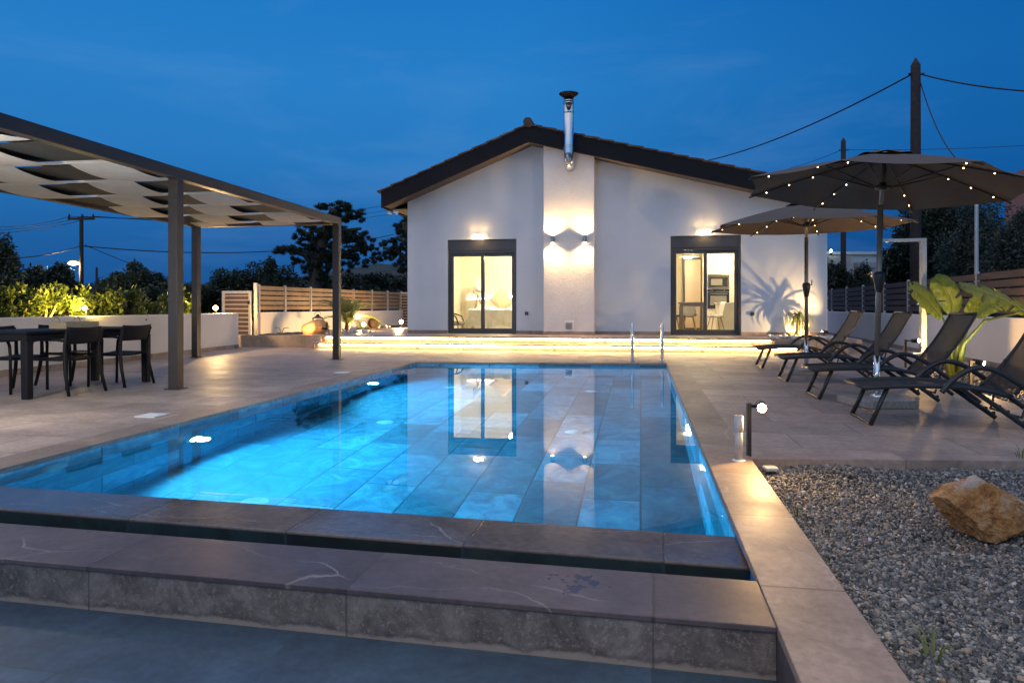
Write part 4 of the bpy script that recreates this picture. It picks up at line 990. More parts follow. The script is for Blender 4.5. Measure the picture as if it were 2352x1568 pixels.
spike_spot(-5.15, 4.9, 1.50, (-6.2,8.2,.9), 'assumed tall post spotlight, out of view on the left deck by the pergola post', 0, 110, 150, elbow=.1, color=(1,.95,.88))  # assumed lamp, out of view, added to light deck, pergola cloth and wall
light('POINT', 'assumed_lamp_spill', (-4.95, 5.05, 1.50), 60, (1,.91,.80), .06)  # added glow of the assumed post lamp, brightens the left deck
g = G(1697,1059); q = MB(); q.tube([(0,0,.005),(0,0,.235)], .026, 18); q.lathe([(.026,.2),(.030,.205),(.031,.31),(.027,.31),(.024,.29)], 18)
o = thing('drain_pipe', 'short grey plastic pipe standing on the pool coping', 'pipe', g); q.build('pipe_body', M['pvc'], o, smooth=True)
q = MB(); q.lathe([(.045,.0062),(.04,.012),(.026,.014)], 16); q.build('sealant', M['white_plastic'], o, smooth=True)
q = MB(); q.box(-.045,.045,-.04,.04,0,.03); o = tag(q.build('junction_box', M['pvc'], bevel=.012), 'small pale plastic box on the gravel by the spotlight post', 'box'); o.location = (1.72,4.58,-.045)

# ------------------------------------------------------------------ gravel (one mesh of stones), rock, weeds
rng = np.random.default_rng(5)
def stones(name, P_, size, m, label, zf, cat='gravel'):
    ico = [(0,0,1)] ; t = (1+5**.5)/2
    iv = np.array([(-1,t,0),(1,t,0),(-1,-t,0),(1,-t,0),(0,-1,t),(0,1,t),(0,-1,-t),(0,1,-t),(t,0,-1),(t,0,1),(-t,0,-1),(-t,0,1)], float); iv /= np.linalg.norm(iv[0])
    fi = np.array([(0,11,5),(0,5,1),(0,1,7),(0,7,10),(0,10,11),(1,5,9),(5,11,4),(11,10,2),(10,7,6),(7,1,8),(3,9,4),(3,4,2),(3,2,6),(3,6,8),(3,8,9),(4,9,5),(2,4,11),(6,2,10),(8,6,7),(9,8,1)])
    n = len(P_); s = size*np.clip(np.exp(rng.normal(-.05,.36,n)), .45, 2.6)
    A = rng.normal(size=(n,3,3)); Q = np.linalg.qr(A)[0]
    sc3 = np.stack([rng.uniform(.8,1.4,n), rng.uniform(.7,1.1,n), rng.uniform(.45,.8,n)], 1)
    V = iv[None]*(1+rng.uniform(-.18,.18,(n,12,1))); V = V*sc3[:,None,:]*s[:,None,None]; V = np.einsum('nij,nkj->nki', Q, V)
    z = np.array([zf(x,y) for x,y in P_]); V += np.stack([P_[:,0],P_[:,1],z+s*rng.uniform(-.1,.5,n)],1)[:,None,:]
    me = bpy.data.meshes.new(name); me.vertices.add(n*12); me.vertices.foreach_set('co', V.ravel().astype(np.float32))
    F_ = (fi[None]+12*np.arange(n)[:,None,None]).reshape(-1); nf = n*20
    me.loops.add(nf*3); me.loops.foreach_set('vertex_index', F_.astype(np.int32)); me.polygons.add(nf)
    me.polygons.foreach_set('loop_start', (np.arange(nf)*3).astype(np.int32)); me.update(calc_edges=True); me.validate()
    me.materials.append(m); o = bpy.data.objects.new(name, me); col.objects.link(o); return tag(o, label, cat, kind='stuff')
gz = lambda x, y: -.075 + .028*math.sin(x*2.3+1)*math.cos(y*1.7) + .06*math.exp(-((x-2.15)**2/.10+(y-4.5)**2/.05)) + .035*math.exp(-((x-3.1)**2/.3+(y-4.45)**2/.05)) - .05*math.exp(-((x-2.10)**2+(y-3.34)**2)/.03)
pts = []
while len(pts) < 120000:
    y = 1.0 + 3.75*rng.random()**1.25; xr = min(4.58, (2352-CX)/F*y*1.06+.75); x0 = r_at(y).x+.004; 
    pts.append((x0+(xr-x0)*rng.random(), y))
pts = np.array(pts)
stones('gravel', pts, .0074, M['gravel'], 'grey pebble gravel filling the bed around the ochre boulder', gz)
q = MB(); n = 40; vs = [(r_at(1+3.72*j/n).x+.001+(4.6-r_at(1+3.72*j/n).x)*i/n, 1+3.72*j/n, 0) for j in range(n+1) for i in range(n+1)]
vs = [(x,y,gz(x,y)-.006) for x,y,_ in vs]; q.add(vs, [(j*(n+1)+i,j*(n+1)+i+1,(j+1)*(n+1)+i+1,(j+1)*(n+1)+i) for j in range(n) for i in range(n)])
tag(q.build('gravel_bed', M['soil'], smooth=True), 'dark earth under the grey gravel', 'soil', kind='structure')
gb2 = [(4.60,3.0),(4.60,4.62),(5.32,7.15),(6.6,11.3),(8.2,11.6),(RW(7).x,7),(RW(3).x,3)]
q = MB(); slab(q, gb2, -.2, -.03); tag(q.build('gravel_bed', M['soil']), 'strip of earth along the wall behind the loungers', 'soil', kind='structure')
pts = []
while len(pts) < 9000:
    y = 5.5+6.1*rng.random(); xl_ = np.interp(y, [3,4.62,7.15,11.3,11.6],[4.6,4.6,5.32,6.6,6.7]); xr_ = RW(y).x-.02; pts.append((xl_+(xr_-xl_)*rng.random(), y))
stones('gravel', np.array(pts), .017, M['gravel'], 'grey gravel strip under the banana plant along the wall', lambda x,y: -.028)
def blob(name, seed, size, m, sub=4, rough=.22, sq=(1,1,1), cuts=9):
    r_ = random.Random(seed); bm = bmesh.new(); bmesh.ops.create_icosphere(bm, subdivisions=sub, radius=1)
    pl_ = [(Vector((r_.gauss(0,1),r_.gauss(0,1),r_.gauss(0,.8))).normalized(), r_.uniform(.62,.9)) for _ in range(cuts)]
    from mathutils import noise as mn
    for v in bm.verts:
        p = v.co.copy()
        for nrm, d in pl_:
            k = p.dot(nrm)
            if k > d: p -= nrm*(k-d)*.92
        p += v.co*rough*.35*mn.fractal(v.co*2.4+Vector((seed,0,0)), 1., 2., 5)
        v.co = Vector((p.x*sq[0]*size, p.y*sq[1]*size, p.z*sq[2]*size))
    me = bpy.data.meshes.new(name); bm.to_mesh(me); bm.free(); me.materials.append(m); o = bpy.data.objects.new(name, me); col.objects.link(o); return o
# boulder: wedge with a raised left peak, sloping down to the right
from mathutils import noise as mn
bm = bmesh.new(); bmesh.ops.create_icosphere(bm, subdivisions=7, radius=1)
rb_ = random.Random(21); chips = [(Vector((rb_.gauss(0,1),rb_.gauss(0,1),rb_.gauss(0,1))).normalized(), rb_.uniform(.66,1.0)) for _ in range(46)]
for v in bm.verts:
    p = v.co.normalized(); a = p.copy()
    hull = [((-.72,-.05,.70),.66),((.46,-.10,.88),.50),((-.2,-1,.25),.58),((-.80,-.2,-.60),.50),((.95,-.2,.3),.92),((.2,.9,.4),.7),((.55,-.5,-.70),.62),((0,0,-1),.52),((-.1,.5,.9),.66),((-.45,-.75,.5),.56),((1,.1,-.35),.84),((-1,.1,.1),.95),((.6,-.75,.25),.60),((.1,-.8,.6),.62)]
    t = 9.
    for nrm, d in hull:
        nn = Vector(nrm).normalized(); k = a.dot(nn)
        if k > 1e-3: t = min(t, d/k)
    r0 = min(t, 1.2)*(1 + .05*mn.fractal(a*2.2, 1., 2., 6)); p = a*r0
    for nrm, d in chips:
        k = p.dot(nrm)
        if k > d*.98: p -= nrm*(k-d*.98)*.55
    p += a*(.030*mn.fractal(a*7, .8, 2., 5) - .05*abs(mn.noise(a*4.3+Vector((3,1,7))))); r0 = p.length; a = p.normalized()
    v.co = Vector((a.x*r0*.275, a.y*r0*.20, a.z*r0*.235))
me = bpy.data.meshes.new('boulder'); bm.to_mesh(me); bm.free(); me.materials.append(M['rock']); o = bpy.data.objects.new('boulder', me); col.objects.link(o)
o.scale = (1.02,1.0,1.02); o.location = (2.315, 3.36, .05); o.rotation_euler = (0, R(6), R(-6)); tag(o, 'angular ochre and white boulder lying on the gravel', 'boulder')
def tuft(x, y, z, n, h, label):
    q = MB()
    for k in range(n):
        a = rnd.uniform(0,TAU); l = h*rnd.uniform(.6,1.1); e = Vector((math.cos(a),math.sin(a),0)); s = e.cross(Vector((0,0,1)))*.004
        p0 = Vector((x,y,z))+e*.01; p1 = p0+e*l*.3+Vector((0,0,l*.7)); p2 = p0+e*l*.8+Vector((0,0,l*.85))
        q.add([p0-s,p0+s,p1+s*.7,p1-s*.7,p2], [(0,1,2,3),(3,2,4)])
    return tag(q.build('weed', M['yucca'], fixn=False), label, 'weed')
g = G(1830,1180,-.06); tuft(g.x,g.y,-.07,9,.09,'tiny green weed at the coping edge in the gravel')
g = G(2335,1052,-.02); tuft(g.x,g.y-.05,-.06,16,.16,'green weed at the deck edge behind the boulder'); g = G(2140,1520,-.06); tuft(g.x,g.y,-.08,10,.13,'blurred green weed low in the gravel near the frame corner')
for i, (px, py, s, lab) in enumerate(((1845,775,.05,''),)): pass
# pebbles by the plant and palm
pp = np.array([(hw(9.25+1.5*rng.random(), -1.3+1.2*rng.random()).x, hw(9.25+1.5*rng.random(), 0).y) for _ in range(5)])
pp = []
for _ in range(240):
    v = hw(9.22+1.6*rng.random(), -1.48+1.42*rng.random()); pp.append((v.x, v.y))
stones('pebbles', np.array(pp), .035, M['pebble'], 'white pebbles in the planter at the house corner', lambda x,y: Z1-.015, 'pebbles')
pp = []
for (px, py, n, sp_) in ((1145-330,765,46,.30),(855,752,30,.22),(765,764,26,.28)):
    c_ = G(px, py, .30)
    for _ in range(n): pp.append((c_.x+rng.normal()*sp_, c_.y+rng.normal()*sp_*.7))
stones('pebbles', np.array(pp), .05, M['pebble'], 'white stones scattered in the bed by the palm and clay pot', lambda x,y: .31, 'pebbles')

# ------------------------------------------------------------------ plants and trees
def quads_mesh(name, V, m, parent=None):
    """V: (n,4,3) leaf quads -> one mesh object"""
    n = len(V); me = bpy.data.meshes.new(name); me.vertices.add(n*4); me.vertices.foreach_set('co', V.reshape(-1).astype(np.float32))
    me.loops.add(n*4); me.loops.foreach_set('vertex_index', np.arange(n*4, dtype=np.int32)); me.polygons.add(n)
    me.polygons.foreach_set('loop_start', (np.arange(n)*4).astype(np.int32)); me.update(calc_edges=True); me.validate()
    me.materials.append(m); o = bpy.data.objects.new(name, me); col.objects.link(o)
    if parent: o.parent = parent
    return o
def leafcloud(name, ells, size, m, parent=None, aspect=2.2, hollow=.45, up=0., seed=1):
    g_ = np.random.default_rng(seed); out = []
    for c, r, n in ells:
        d = g_.normal(size=(n,3)); d /= np.linalg.norm(d,axis=1)[:,None]
        rad = (hollow + (1-hollow)*g_.random(n)**.6)*(1+.16*np.sin(d[:,0]*5+c[0]*3)*np.sin(d[:,2]*6+c[2])+.10*np.sin(d[:,1]*9+d[:,2]*4))
        p = np.array(c)+d*np.array(r)*rad[:,None]
        a = g_.normal(size=(n,3)) + d*.7 + np.array([0,0,up]); a /= np.linalg.norm(a,axis=1)[:,None]
        b_ = np.cross(a, g_.normal(size=(n,3))); b_ /= np.linalg.norm(b_,axis=1)[:,None]
        s = size*g_.uniform(.6,1.3,n)[:,None]
        out.append(np.stack([p-a*s*.5, p+b_*s*.5/aspect, p+a*s*.5, p-b_*s*.5/aspect],1))
    return quads_mesh(name, np.concatenate(out), m, parent)
def clumps(c, r, k, seed, rr=(.35,.55), per=200, flat=1.):
    r_ = random.Random(seed); E = []
    for _ in range(k):
        d = Vector((r_.gauss(0,1), r_.gauss(0,1), r_.gauss(0,1))).normalized()*r_.uniform(.35,.85)
        s = r_.uniform(*rr); E.append(((c[0]+d.x*r[0], c[1]+d.y*r[1], c[2]+d.z*r[2]), (r[0]*s, r[1]*s, r[2]*s*flat), per))
    return E
def tree(name, base, top, rx, label, cat, m, leaf, k=14, per=260, seed=1, trunk=.10, crown_lo=.25, group=None, hollow=.3, aspect=2., zs=1.):
    """trunk with limbs into a clumped crown between crown_lo*top and top"""
    o = thing(name, label, cat, base, 0, group); lo = top*crown_lo; c = (0,0,(lo+top)/2); r = (rx,rx,(top-lo)/2*zs)
    E = clumps(c, r, k, seed, per=per); r_ = random.Random(seed+99)
    q = MB(); q.tube([(0,0,-.3),(r_.uniform(-.1,.1)*rx,0,lo*.8),(0,r_.uniform(-.1,.1)*rx,c[2])], [trunk,trunk*.8,trunk*.4], 8)
    for e in E[:8]: q.tube([(0,0,lo*.75),((e[0][0])*.5,(e[0][1])*.5,(lo*.75+e[0][2])*.52),e[0]], [trunk*.5,trunk*.35,trunk*.15], 6)
    q.build('trunk', M['bark'], o, smooth=True)
    leafcloud('crown', E, leaf, m, o, aspect, hollow, seed=seed); return o
# hedge shrubs behind the left wall
hx = [(-10,11.3),(45,11.5),(100,11.7),(165,12.2),(228,12.5),(290,12.9),(345,13.6),(400,14.6),(440,15.8),(478,16.9)]
desc = ['cut by the frame edge','with dense dull leaves','lit yellow from below','with bare forked trunk by the spotlight','rising tallest right of the hedge spotlight','dark and half lit','dull green','behind the near pergola post','brightly lit between the two pergola posts','lit beside the gate spotlight']
for i, (px, D) in enumerate(hx):
    top = (1.62, 1.55, 1.60, 1.62, 1.68, 1.55, 1.52, 1.58, 1.55, 1.52)[i]
    lit = i in (2, 3); X = (px-CX)/F*D - .62; D2 = D+.2
    o = thing('hedge_shrub', 'leafy shrub in the hedge behind the white wall, '+desc[i], 'shrub', (X, D2, .15), 0, 'hedge shrubs behind the garden wall')
    E = clumps((0,0,.78),(.45,.45,.56),15,40+i,(.25,.5),per=110)
    if i == 3: E = clumps((0,0,1.0),(.42,.42,.34),9,40+i,(.4,.6),per=110)
    q = MB(); q.tube([(0,0,-.2),(.02,0,.45)], [.05,.04], 8)
    for s in (-1,.2,1): q.tube([(.02,0,.42),(.10*s,-.03*s,.65),(.20*s,.05*s,.95)], [.03,.024,.01], 7)
    q.build('trunk', M['wood'] if i == 3 else M['bark'], o, smooth=True)
    leafcloud('foliage', E, .115, M['bush'], o, 2.6, .15, .5, 40+i)
hs = thing('hedge_spotlight', 'small bright spotlight in the hedge beside the forked shrub', 'spotlight', tuple(P(198,708,12.1)))
q = MB(); q.lathe([(0,-.05),(.035,-.05),(.04,.05),(.034,.05)], 14, Matrix.Rotation(R(70),4,'X')); q.build('lamp_head', M['black'], hs, smooth=True)
q = MB(); q.sphere((0,-.05,.0), .03, 12, 8); q.build('lens', M['star'], hs, smooth=True); q = MB(); q.tube([(0,0,-.6),(0,0,0)], .012, 8); q.build('post', M['black'], hs)
light('SPOT', 'hedge_light', P(190,704,11.95), 420, (1,.66,.12), .05, P(150,690,12.6), 140, .9); light('POINT', 'hedge_light_spill', P(172,704,12.45), 34, (1,.66,.12), .05)
gsp = P(497,707,17.0)
hs = thing('hedge_spotlight', 'glaring spotlight on the end of the white wall by the wide gate', 'spotlight', tuple(gsp))
q = MB(); q.lathe([(0,-.05),(.035,-.05),(.04,.05),(.034,.05)], 14, Matrix.Rotation(R(80),4,'X')); q.build('lamp_head', M['black'], hs, smooth=True)
q = MB(); q.sphere((0,-.05,0), .055, 12, 8); q.build('lens', M['star'], hs, smooth=True); q = MB(); q.tube([(0,0,-.16),(0,0,0)], .012, 8); q.build('post', M['black'], hs)
light('POINT', 'gate_light', gsp+Vector((0.12,-.22,.06)), 120, WARM2, .04); light('SPOT', 'gate_hedge_light', gsp+Vector((-.1,0,.05)), 170, (1,.68,.14), .04, gsp+Vector((-.9,-.6,.25)), 120, .8)
# garden bed: amphora, lantern, palm, pot, spots
am = thing('clay_amphora', 'orange clay amphora lying on its side in the bed', 'amphora', tuple(P(722,753,18.3)), 0)
am.rotation_euler = (0,0,R(-8))
prof = [(.0,-.30),(.13,-.30),(.145,-.28),(.16,-.2),(.20,-.02),(.225,.12),(.20,.24),(.15,.30),(.11,.33),(.12,.36),(.10,.36),(.09,.30)]
q = MB(); q.lathe(prof, 28, Matrix.Rotation(R(80),4,'Y')); q.build('body', M['terracotta'], am, smooth=True)
for s in (-1,1): q = MB(); q.tube([(.34,s*.10,.02),(.34,s*.2,.04),(.22,s*.235,.04),(.14,s*.22,.02)], .018, 8); q.build('handle', M['terracotta'], am, smooth=True)
p_ = P(730,752,19.2); ln = thing('lantern', 'black open frame lantern standing behind the clay amphora', 'lantern', (p_.x,p_.y,.30), R(12))
q = MB(); w_ = .13
for x in (-w_,w_):
    for y in (-w_,w_): q.box(x-.008,x+.008,y-.008,y+.008,0,.42)
for z in (.0,.22,.41):
    for s in (-w_,w_): q.box(-w_,w_,s-.007,s+.007,z,z+.014); q.box(s-.007,s+.007,-w_,w_,z,z+.014)
q.build('frame', M['black'], ln)
q = MB(); q.lathe([(.19,.424),(.05,.49),(.05,.52),(.0,.53)], 4, Matrix.Rotation(R(45),4,'Z')); q.build('lid', M['black'], ln)
q = MB(); q.tube([(.09*math.cos(a),0,.5+.10*math.sin(a)) for a in np.linspace(0,math.pi,10)], .006, 6); q.build('handle', M['black'], ln, smooth=True)
q = MB(); q.tube([(0,0,.02),(0,0,.2)], .04, 14); q.build('candle', M['white_plastic'], ln)
def frond(q, base, az, L, el, droop, wmax, n=16, leaflets=True):
    e = Vector((math.cos(az), math.sin(az), 0)); p = Vector(base); ang = el; pts = [p.copy()]
    for k in range(n): ang -= droop/n*(1.0+k/n); p = p + (e*math.cos(ang)+Vector((0,0,math.sin(ang))))*L/n; pts.append(p.copy())
    q.tube(pts, [.010*(1-i/len(pts)*.8) for i in range(len(pts))], 5)
    s = e.cross(Vector((0,0,1)))
    for i in range(3, len(pts)*3-2):
        t = i/3; a = int(t); c = pts[a].lerp(pts[min(a+1,len(pts)-1)], t-a); fr = i/(len(pts)*3)
        d = (pts[min(a+1,len(pts)-1)]-pts[max(a-1,0)]).normalized(); l = wmax*math.sin(math.pi*min(1,fr*.9+.12))**.7
        for sg in (-1,1):
            v = (s*sg*.85+d*.75+Vector((0,0,.25+rnd.uniform(-.15,.1)))).normalized()*l; w2 = d*.009
            tip = c+v+Vector((0,0,-l*.15)); q.add([c-w2, c+v*.5-w2*.8, tip, c+v*.5+w2*.8, c+w2], [(0,1,2,3,4)])
p_ = P(798,752,20.3); pm = thing('palm', 'young feathery palm growing in the bed beside the house', 'palm', (p_.x,p_.y,.28))
q = MB(); q.lathe([(.07,0),(.09,.06),(.07,.2),(.05,.3)], 12); q.build('trunk', M['bark'], pm, smooth=True)
q = MB()
for k in range(17): frond(q, (0,0,.22), k*2.4+.3, rnd.uniform(.95,1.35), R(rnd.uniform(35,84)), R(rnd.uniform(35,75)), .34)
q.build('fronds', M['palm'], pm, fixn=False)
p_ = P(857,742,22.0); pt_ = thing('clay_pot', 'dark clay pot on its side spilling white stones', 'pot', (p_.x,p_.y,.48)); pt_.rotation_euler = (0,0,R(12))
q = MB(); Mp = Matrix.Rotation(R(82),4,'X') 
q.lathe([(.0,-.32),(.12,-.32),(.19,-.15),(.205,.05),(.19,.16),(.205,.18),(.205,.22),(.175,.22),(.165,.12),(.18,.0),(.16,-.15),(.1,-.28),(0,-.28)], 28, Mp); q.build('body', M['clay_dark'], pt_, smooth=True)
for (px,py,D,lab) in ((836,745,20.6,'glaring low spotlight in front of the young palm'),(922,739,23.6,'glaring low spotlight beside the narrow gate')):
    p = P(px,py,D); o = thing('bed_spotlight', lab, 'spotlight', (p.x,p.y,.30))
    q = MB(); q.tube([(0,0,-.05),(0,0,p.z-.33)], .012, 8); q.build('post', M['black'], o)
    q = MB(); q.lathe([(0,-.05),(.035,-.05),(.042,.05),(.036,.05)], 14, Matrix.Translation((0,0,p.z-.3)) @ Matrix.Rotation(R(75),4,'X')); q.build('lamp_head', M['black'], o, smooth=True)
    q = MB(); q.sphere((0,-.055,p.z-.30), .06, 12, 8); q.build('lens', M['star'], o, smooth=True)
    light('POINT', 'bed_light', p+Vector((-.1,-.16,.05)), 120, WARM2, .04)
p_ = P(745,758,17.9); o = thing('bed_spotlight', 'black spotlight by the amphora turned toward the white wall', 'spotlight', (p_.x,p_.y,.30))
q = MB(); q.tube([(.12,0,-.05),(.12,0,.14),(.05,0,.17)], .010, 8); q.build('post', M['black'], o)
q = MB(); q.lathe([(0,-.08),(.03,-.08),(.035,.06),(.03,.06)], 14, Matrix.Translation((0,0,.17)) @ Matrix.Rotation(R(-88),4,'Y')); q.build('lamp_head', M['black'], o, smooth=True)
q = MB(); q.lathe([(0,.058),(.03,.056)], 14, Matrix.Translation((0,0,.17)) @ Matrix.Rotation(R(-88),4,'Y')); q.build('lens', M['star'], o)
light('SPOT', 'amphora_spot', Vector((p_.x-.22,p_.y-.16,.46)), 140, WARM, .03, Vector((-7.0,19.3,.70)), 80, 1.)
sd = thing('seedling', 'small two leaved seedling in the bed left of the amphora', 'plant', tuple(P(647,763,18.2)))
q = MB()
for s in (-1,1): q.tube([(0,0,-.05),(s*.05,0,.10),(s*.14,0,.13),(s*.19,0,.11)], [.01,.012,.012,.004], 6)
q.build('leaves', M['yucca'], sd, smooth=True)
# strap leaved plant at the house corner
yl = hw(9.98,-.28,Z1); yu = thing('strap_leaf_plant', 'drooping strap leaved plant lit from below at the house corner', 'plant', tuple(yl)); yu.scale = (1.15,1.15,1.15)
q = MB(); q.lathe([(.07,-.02),(.085,.04),(.05,.12),(.03,.35),(.028,.42)], 12); q.build('trunk', M['wood'], yu, smooth=True)
q = MB()
for k in range(80):
    az = rnd.uniform(0,TAU); L = rnd.uniform(.35,.62); el = R(rnd.uniform(20,85)); p = Vector((0,0,rnd.uniform(.36,.44))); e = Vector((math.cos(az),math.sin(az),0)); s = e.cross(Vector((0,0,1)))*.011
    ang = el; row = []; n = 9
    for i in range(n+1):
        row.append((p-s*(1-(i/n)**2), p+s*(1-(i/n)**2))); ang -= R(rnd.uniform(12,24)); p = p+(e*math.cos(ang)+Vector((0,0,math.sin(ang))))*L/n
    q.add([v for r_ in row for v in r_], [(2*i,2*i+1,2*i+3,2*i+2) for i in range(n)])
q.build('leaves', M['yucca'], yu, fixn=False, smooth=True)
lp = hw(10.5,-.55,Z1); o = thing('planter_spotlight', 'black spotlight at the house corner aimed at the strap leaved plant', 'spotlight', tuple(lp))
q = MB(); q.tube([(0,0,-.03),(0,0,.11)], .010, 8); q.build('post', M['black'], o)
RM = Matrix.Translation((0,0,.13)) @ Vector((-1,.45,.22)).to_track_quat('Z','Y').to_matrix().to_4x4()
q = MB(); q.lathe([(0,-.09),(.032,-.09),(.036,.07),(.03,.07)], 14, RM); q.build('lamp_head', M['black'], o, smooth=True)
q = MB(); q.lathe([(0,.066),(.03,.064)], 14, RM); q.build('lens', M['star'], o)
light('SPOT', 'planter_spot', hw(10.46,-.62,Z1+.12), 150, (1,.60,.22), .012, hw(9.6,.0,Z1+.62), 125, .7)
light('POINT', 'planter_glow', hw(10.12,-.20,Z1+.12), 1.0, (1,.6,.2), .03)
# bird of paradise
g = G(2189,862); bp_ = thing('banana_plant', 'broad leaved banana like plant lit green behind the loungers', 'plant', (g.x,g.y,-.03))
def blade(path, wid, name, face, cuts=0):
    """leaf blade along a midrib path given in survey points; face = blade normal side direction"""
    pts = [P(*a) - Vector((g.x,g.y,-.03)) for a in path]; fine = []
    for i in range(len(pts)-1):
        p0 = pts[max(i-1,0)]; p1 = pts[i]; p2 = pts[i+1]; p3 = pts[min(i+2,len(pts)-1)]
        for k in range(10):
            t = k/10; fine.append(.5*((2*p1)+(-p0+p2)*t+(2*p0-5*p1+4*p2-p3)*t*t+(-p0+3*p1-3*p2+p3)*t**3))
    fine.append(pts[-1]); n = len(fine); q = MB(); vs = []; fs = []; fc = Vector(face).normalized(); r_ = random.Random(n+len(name)+int(wid*100))
    m_ = 7; tear = {int(r_.uniform(.2,.9)*n): 1 for _ in range(cuts)}
    for sg in (-1,1):
        for i, p in enumerate(fine):
            d = (fine[min(i+1,n-1)]-fine[max(i-1,0)]).normalized(); s = d.cross(fc).normalized(); nn = s.cross(d)
            t = i/(n-1); wv = wid*(math.sin(math.pi*min(1,t*.93+.05))**.62)
            if i in tear: wv *= .62
            o = len(vs)
            for j in range(m_):
                u = j/(m_-1); vs.append(p + s*sg*wv*u*(1+.02*math.sin(i*.9+sg)*(u>.8)) + nn*(wv*(.34*u - .46*u*u)) + d*wv*.28*u + nn*(.010*math.sin(i*1.1+sg*2)+.006*math.sin(i*2.7))*u)
            if i and not (i in tear and cuts): fs += [(o+j-m_, o+j, o+j+1, o+j+1-m_) for j in range(m_-1)]
            elif i: fs += [(o+j-m_, o+j, o+j+1, o+j+1-m_) for j in range(3)]
    q.add(vs, fs); o = q.build('leaf', M['banana'], bp_, smooth=True, fixn=False)
    q = MB(); q.tube(fine, [.014*(1-i/n*.75) for i in range(n)], 6); q.build('midrib', M['palm'], o, smooth=True)
def stalk(path, r=.022):
    q = MB(); q.tube([P(*a) - Vector((g.x,g.y,-.03)) for a in path], [r*1.6,r*1.2,r,r*.6][:len(path)], 8); q.build('stalk', M['palm'], bp_, smooth=True)
D0 = 10.5
stalk([(2187,862,D0),(2184,800,D0),(2178,755,D0),(2164,728,D0)]); blade([(2164,730,D0),(2146,704,D0-.05),(2118,676,D0-.15),(2089,656,D0-.2)], .20, 'a', (.5,-.8,.25), 1)
stalk([(2188,862,D0+.1),(2190,800,D0+.1),(2192,755,D0+.1),(2186,722,D0+.1)]); blade([(2187,724,D0+.1),(2184,692,D0+.1),(2166,660,D0+.1),(2145,637,D0+.1)], .19, 'b', (-.2,-.95,.1), 1)
stalk([(2192,862,D0),(2198,800,D0),(2208,760,D0),(2219,728,D0)]); blade([(2219,730,D0),(2228,712,D0),(2241,694,D0),(2249,680,D0)], .10, 'c', (.3,-.8,.4), 0)
stalk([(2194,862,D0+.05),(2203,800,D0),(2222,756,D0),(2240,730,D0)]); blade([(2240,730,D0),(2262,704,D0),(2288,690,D0-.05),(2306,682,D0-.1)], .19, 'd', (-.5,-.6,.65), 2)
stalk([(2196,862,D0),(2214,790,D0-.2),(2262,736,D0-.5),(2352,716,D0-1.)]); blade([(2362,722,D0-1.1),(2335,703,D0-1.0),(2280,676,D0-.95),(2207,655,D0-.9)], .29, 'e', (.1,-.55,.8), 5)
for (a, b_) in (((2180,862),(2168,795)),((2199,862),(2216,798)),((2192,864),(2196,790))):
    q = MB(); q.tube([P(*a,D0)-Vector((g.x,g.y,-.03)), P((a[0]+b_[0])/2,(a[1]+b_[1])/2,D0)-Vector((g.x,g.y,-.03)), P(*b_,D0)-Vector((g.x,g.y,-.03))], [.04,.035,.016], 8); q.build('stalk', M['palm'], bp_, smooth=True)
light('SPOT', 'banana_light', (6.55,10.0,.12), 36, (1,.86,.45), .04, P(2200,690,D0), 100, .8)

# trees beyond the plot
def pine(base, D, trunk_pts, cl, label):
    o = thing('pine_tree', label, 'tree', base); b_ = Vector(base); q = MB()
    for pts, r0 in trunk_pts:
        pp = [P(px,py,D)-b_ for px,py in pts]; q.tube(pp, [r0*(1-.6*i/len(pp)) for i in range(len(pp))], 8)
    q.build('trunk', M['bark'], o, smooth=True); E = []
    r_ = random.Random(len(cl))
    for px,py,rx,ry in cl:
        c_ = P(px,py,D)-b_; k = D/F
        for _ in range(max(6, int(rx*ry/22))):
            a = r_.uniform(0,TAU); s = r_.random()**.5*1.0; E.append(((c_.x+rx*k*s*math.cos(a), c_.y+r_.uniform(-.8,.8)*rx*k*.8, c_.z+ry*k*s*math.sin(a)), (rx*k*r_.uniform(.12,.26), rx*k*.22, ry*k*r_.uniform(.16,.30)), 75))
    leafcloud('crown', E, .36, M['pine'], o, 8., .0, .6, len(cl)+3); return o
Dp = 46
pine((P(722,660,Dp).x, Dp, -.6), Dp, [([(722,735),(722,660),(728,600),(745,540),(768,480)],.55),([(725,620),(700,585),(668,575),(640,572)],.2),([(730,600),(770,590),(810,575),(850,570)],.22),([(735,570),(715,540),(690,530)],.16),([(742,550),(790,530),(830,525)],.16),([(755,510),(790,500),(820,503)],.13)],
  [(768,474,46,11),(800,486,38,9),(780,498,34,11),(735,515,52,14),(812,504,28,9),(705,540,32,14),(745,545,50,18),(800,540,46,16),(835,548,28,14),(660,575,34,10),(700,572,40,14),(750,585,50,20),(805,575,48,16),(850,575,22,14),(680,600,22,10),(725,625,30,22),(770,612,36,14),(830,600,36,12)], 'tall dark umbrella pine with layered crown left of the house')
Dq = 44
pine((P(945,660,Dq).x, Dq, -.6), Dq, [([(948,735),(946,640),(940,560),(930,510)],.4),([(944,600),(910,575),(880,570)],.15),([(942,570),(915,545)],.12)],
  [(925,520,22,16),(940,540,30,22),(905,560,30,14),(885,585,26,14),(925,585,36,18),(950,500,26,20),(945,610,36,18)], 'dark pine partly hidden behind the house corner')
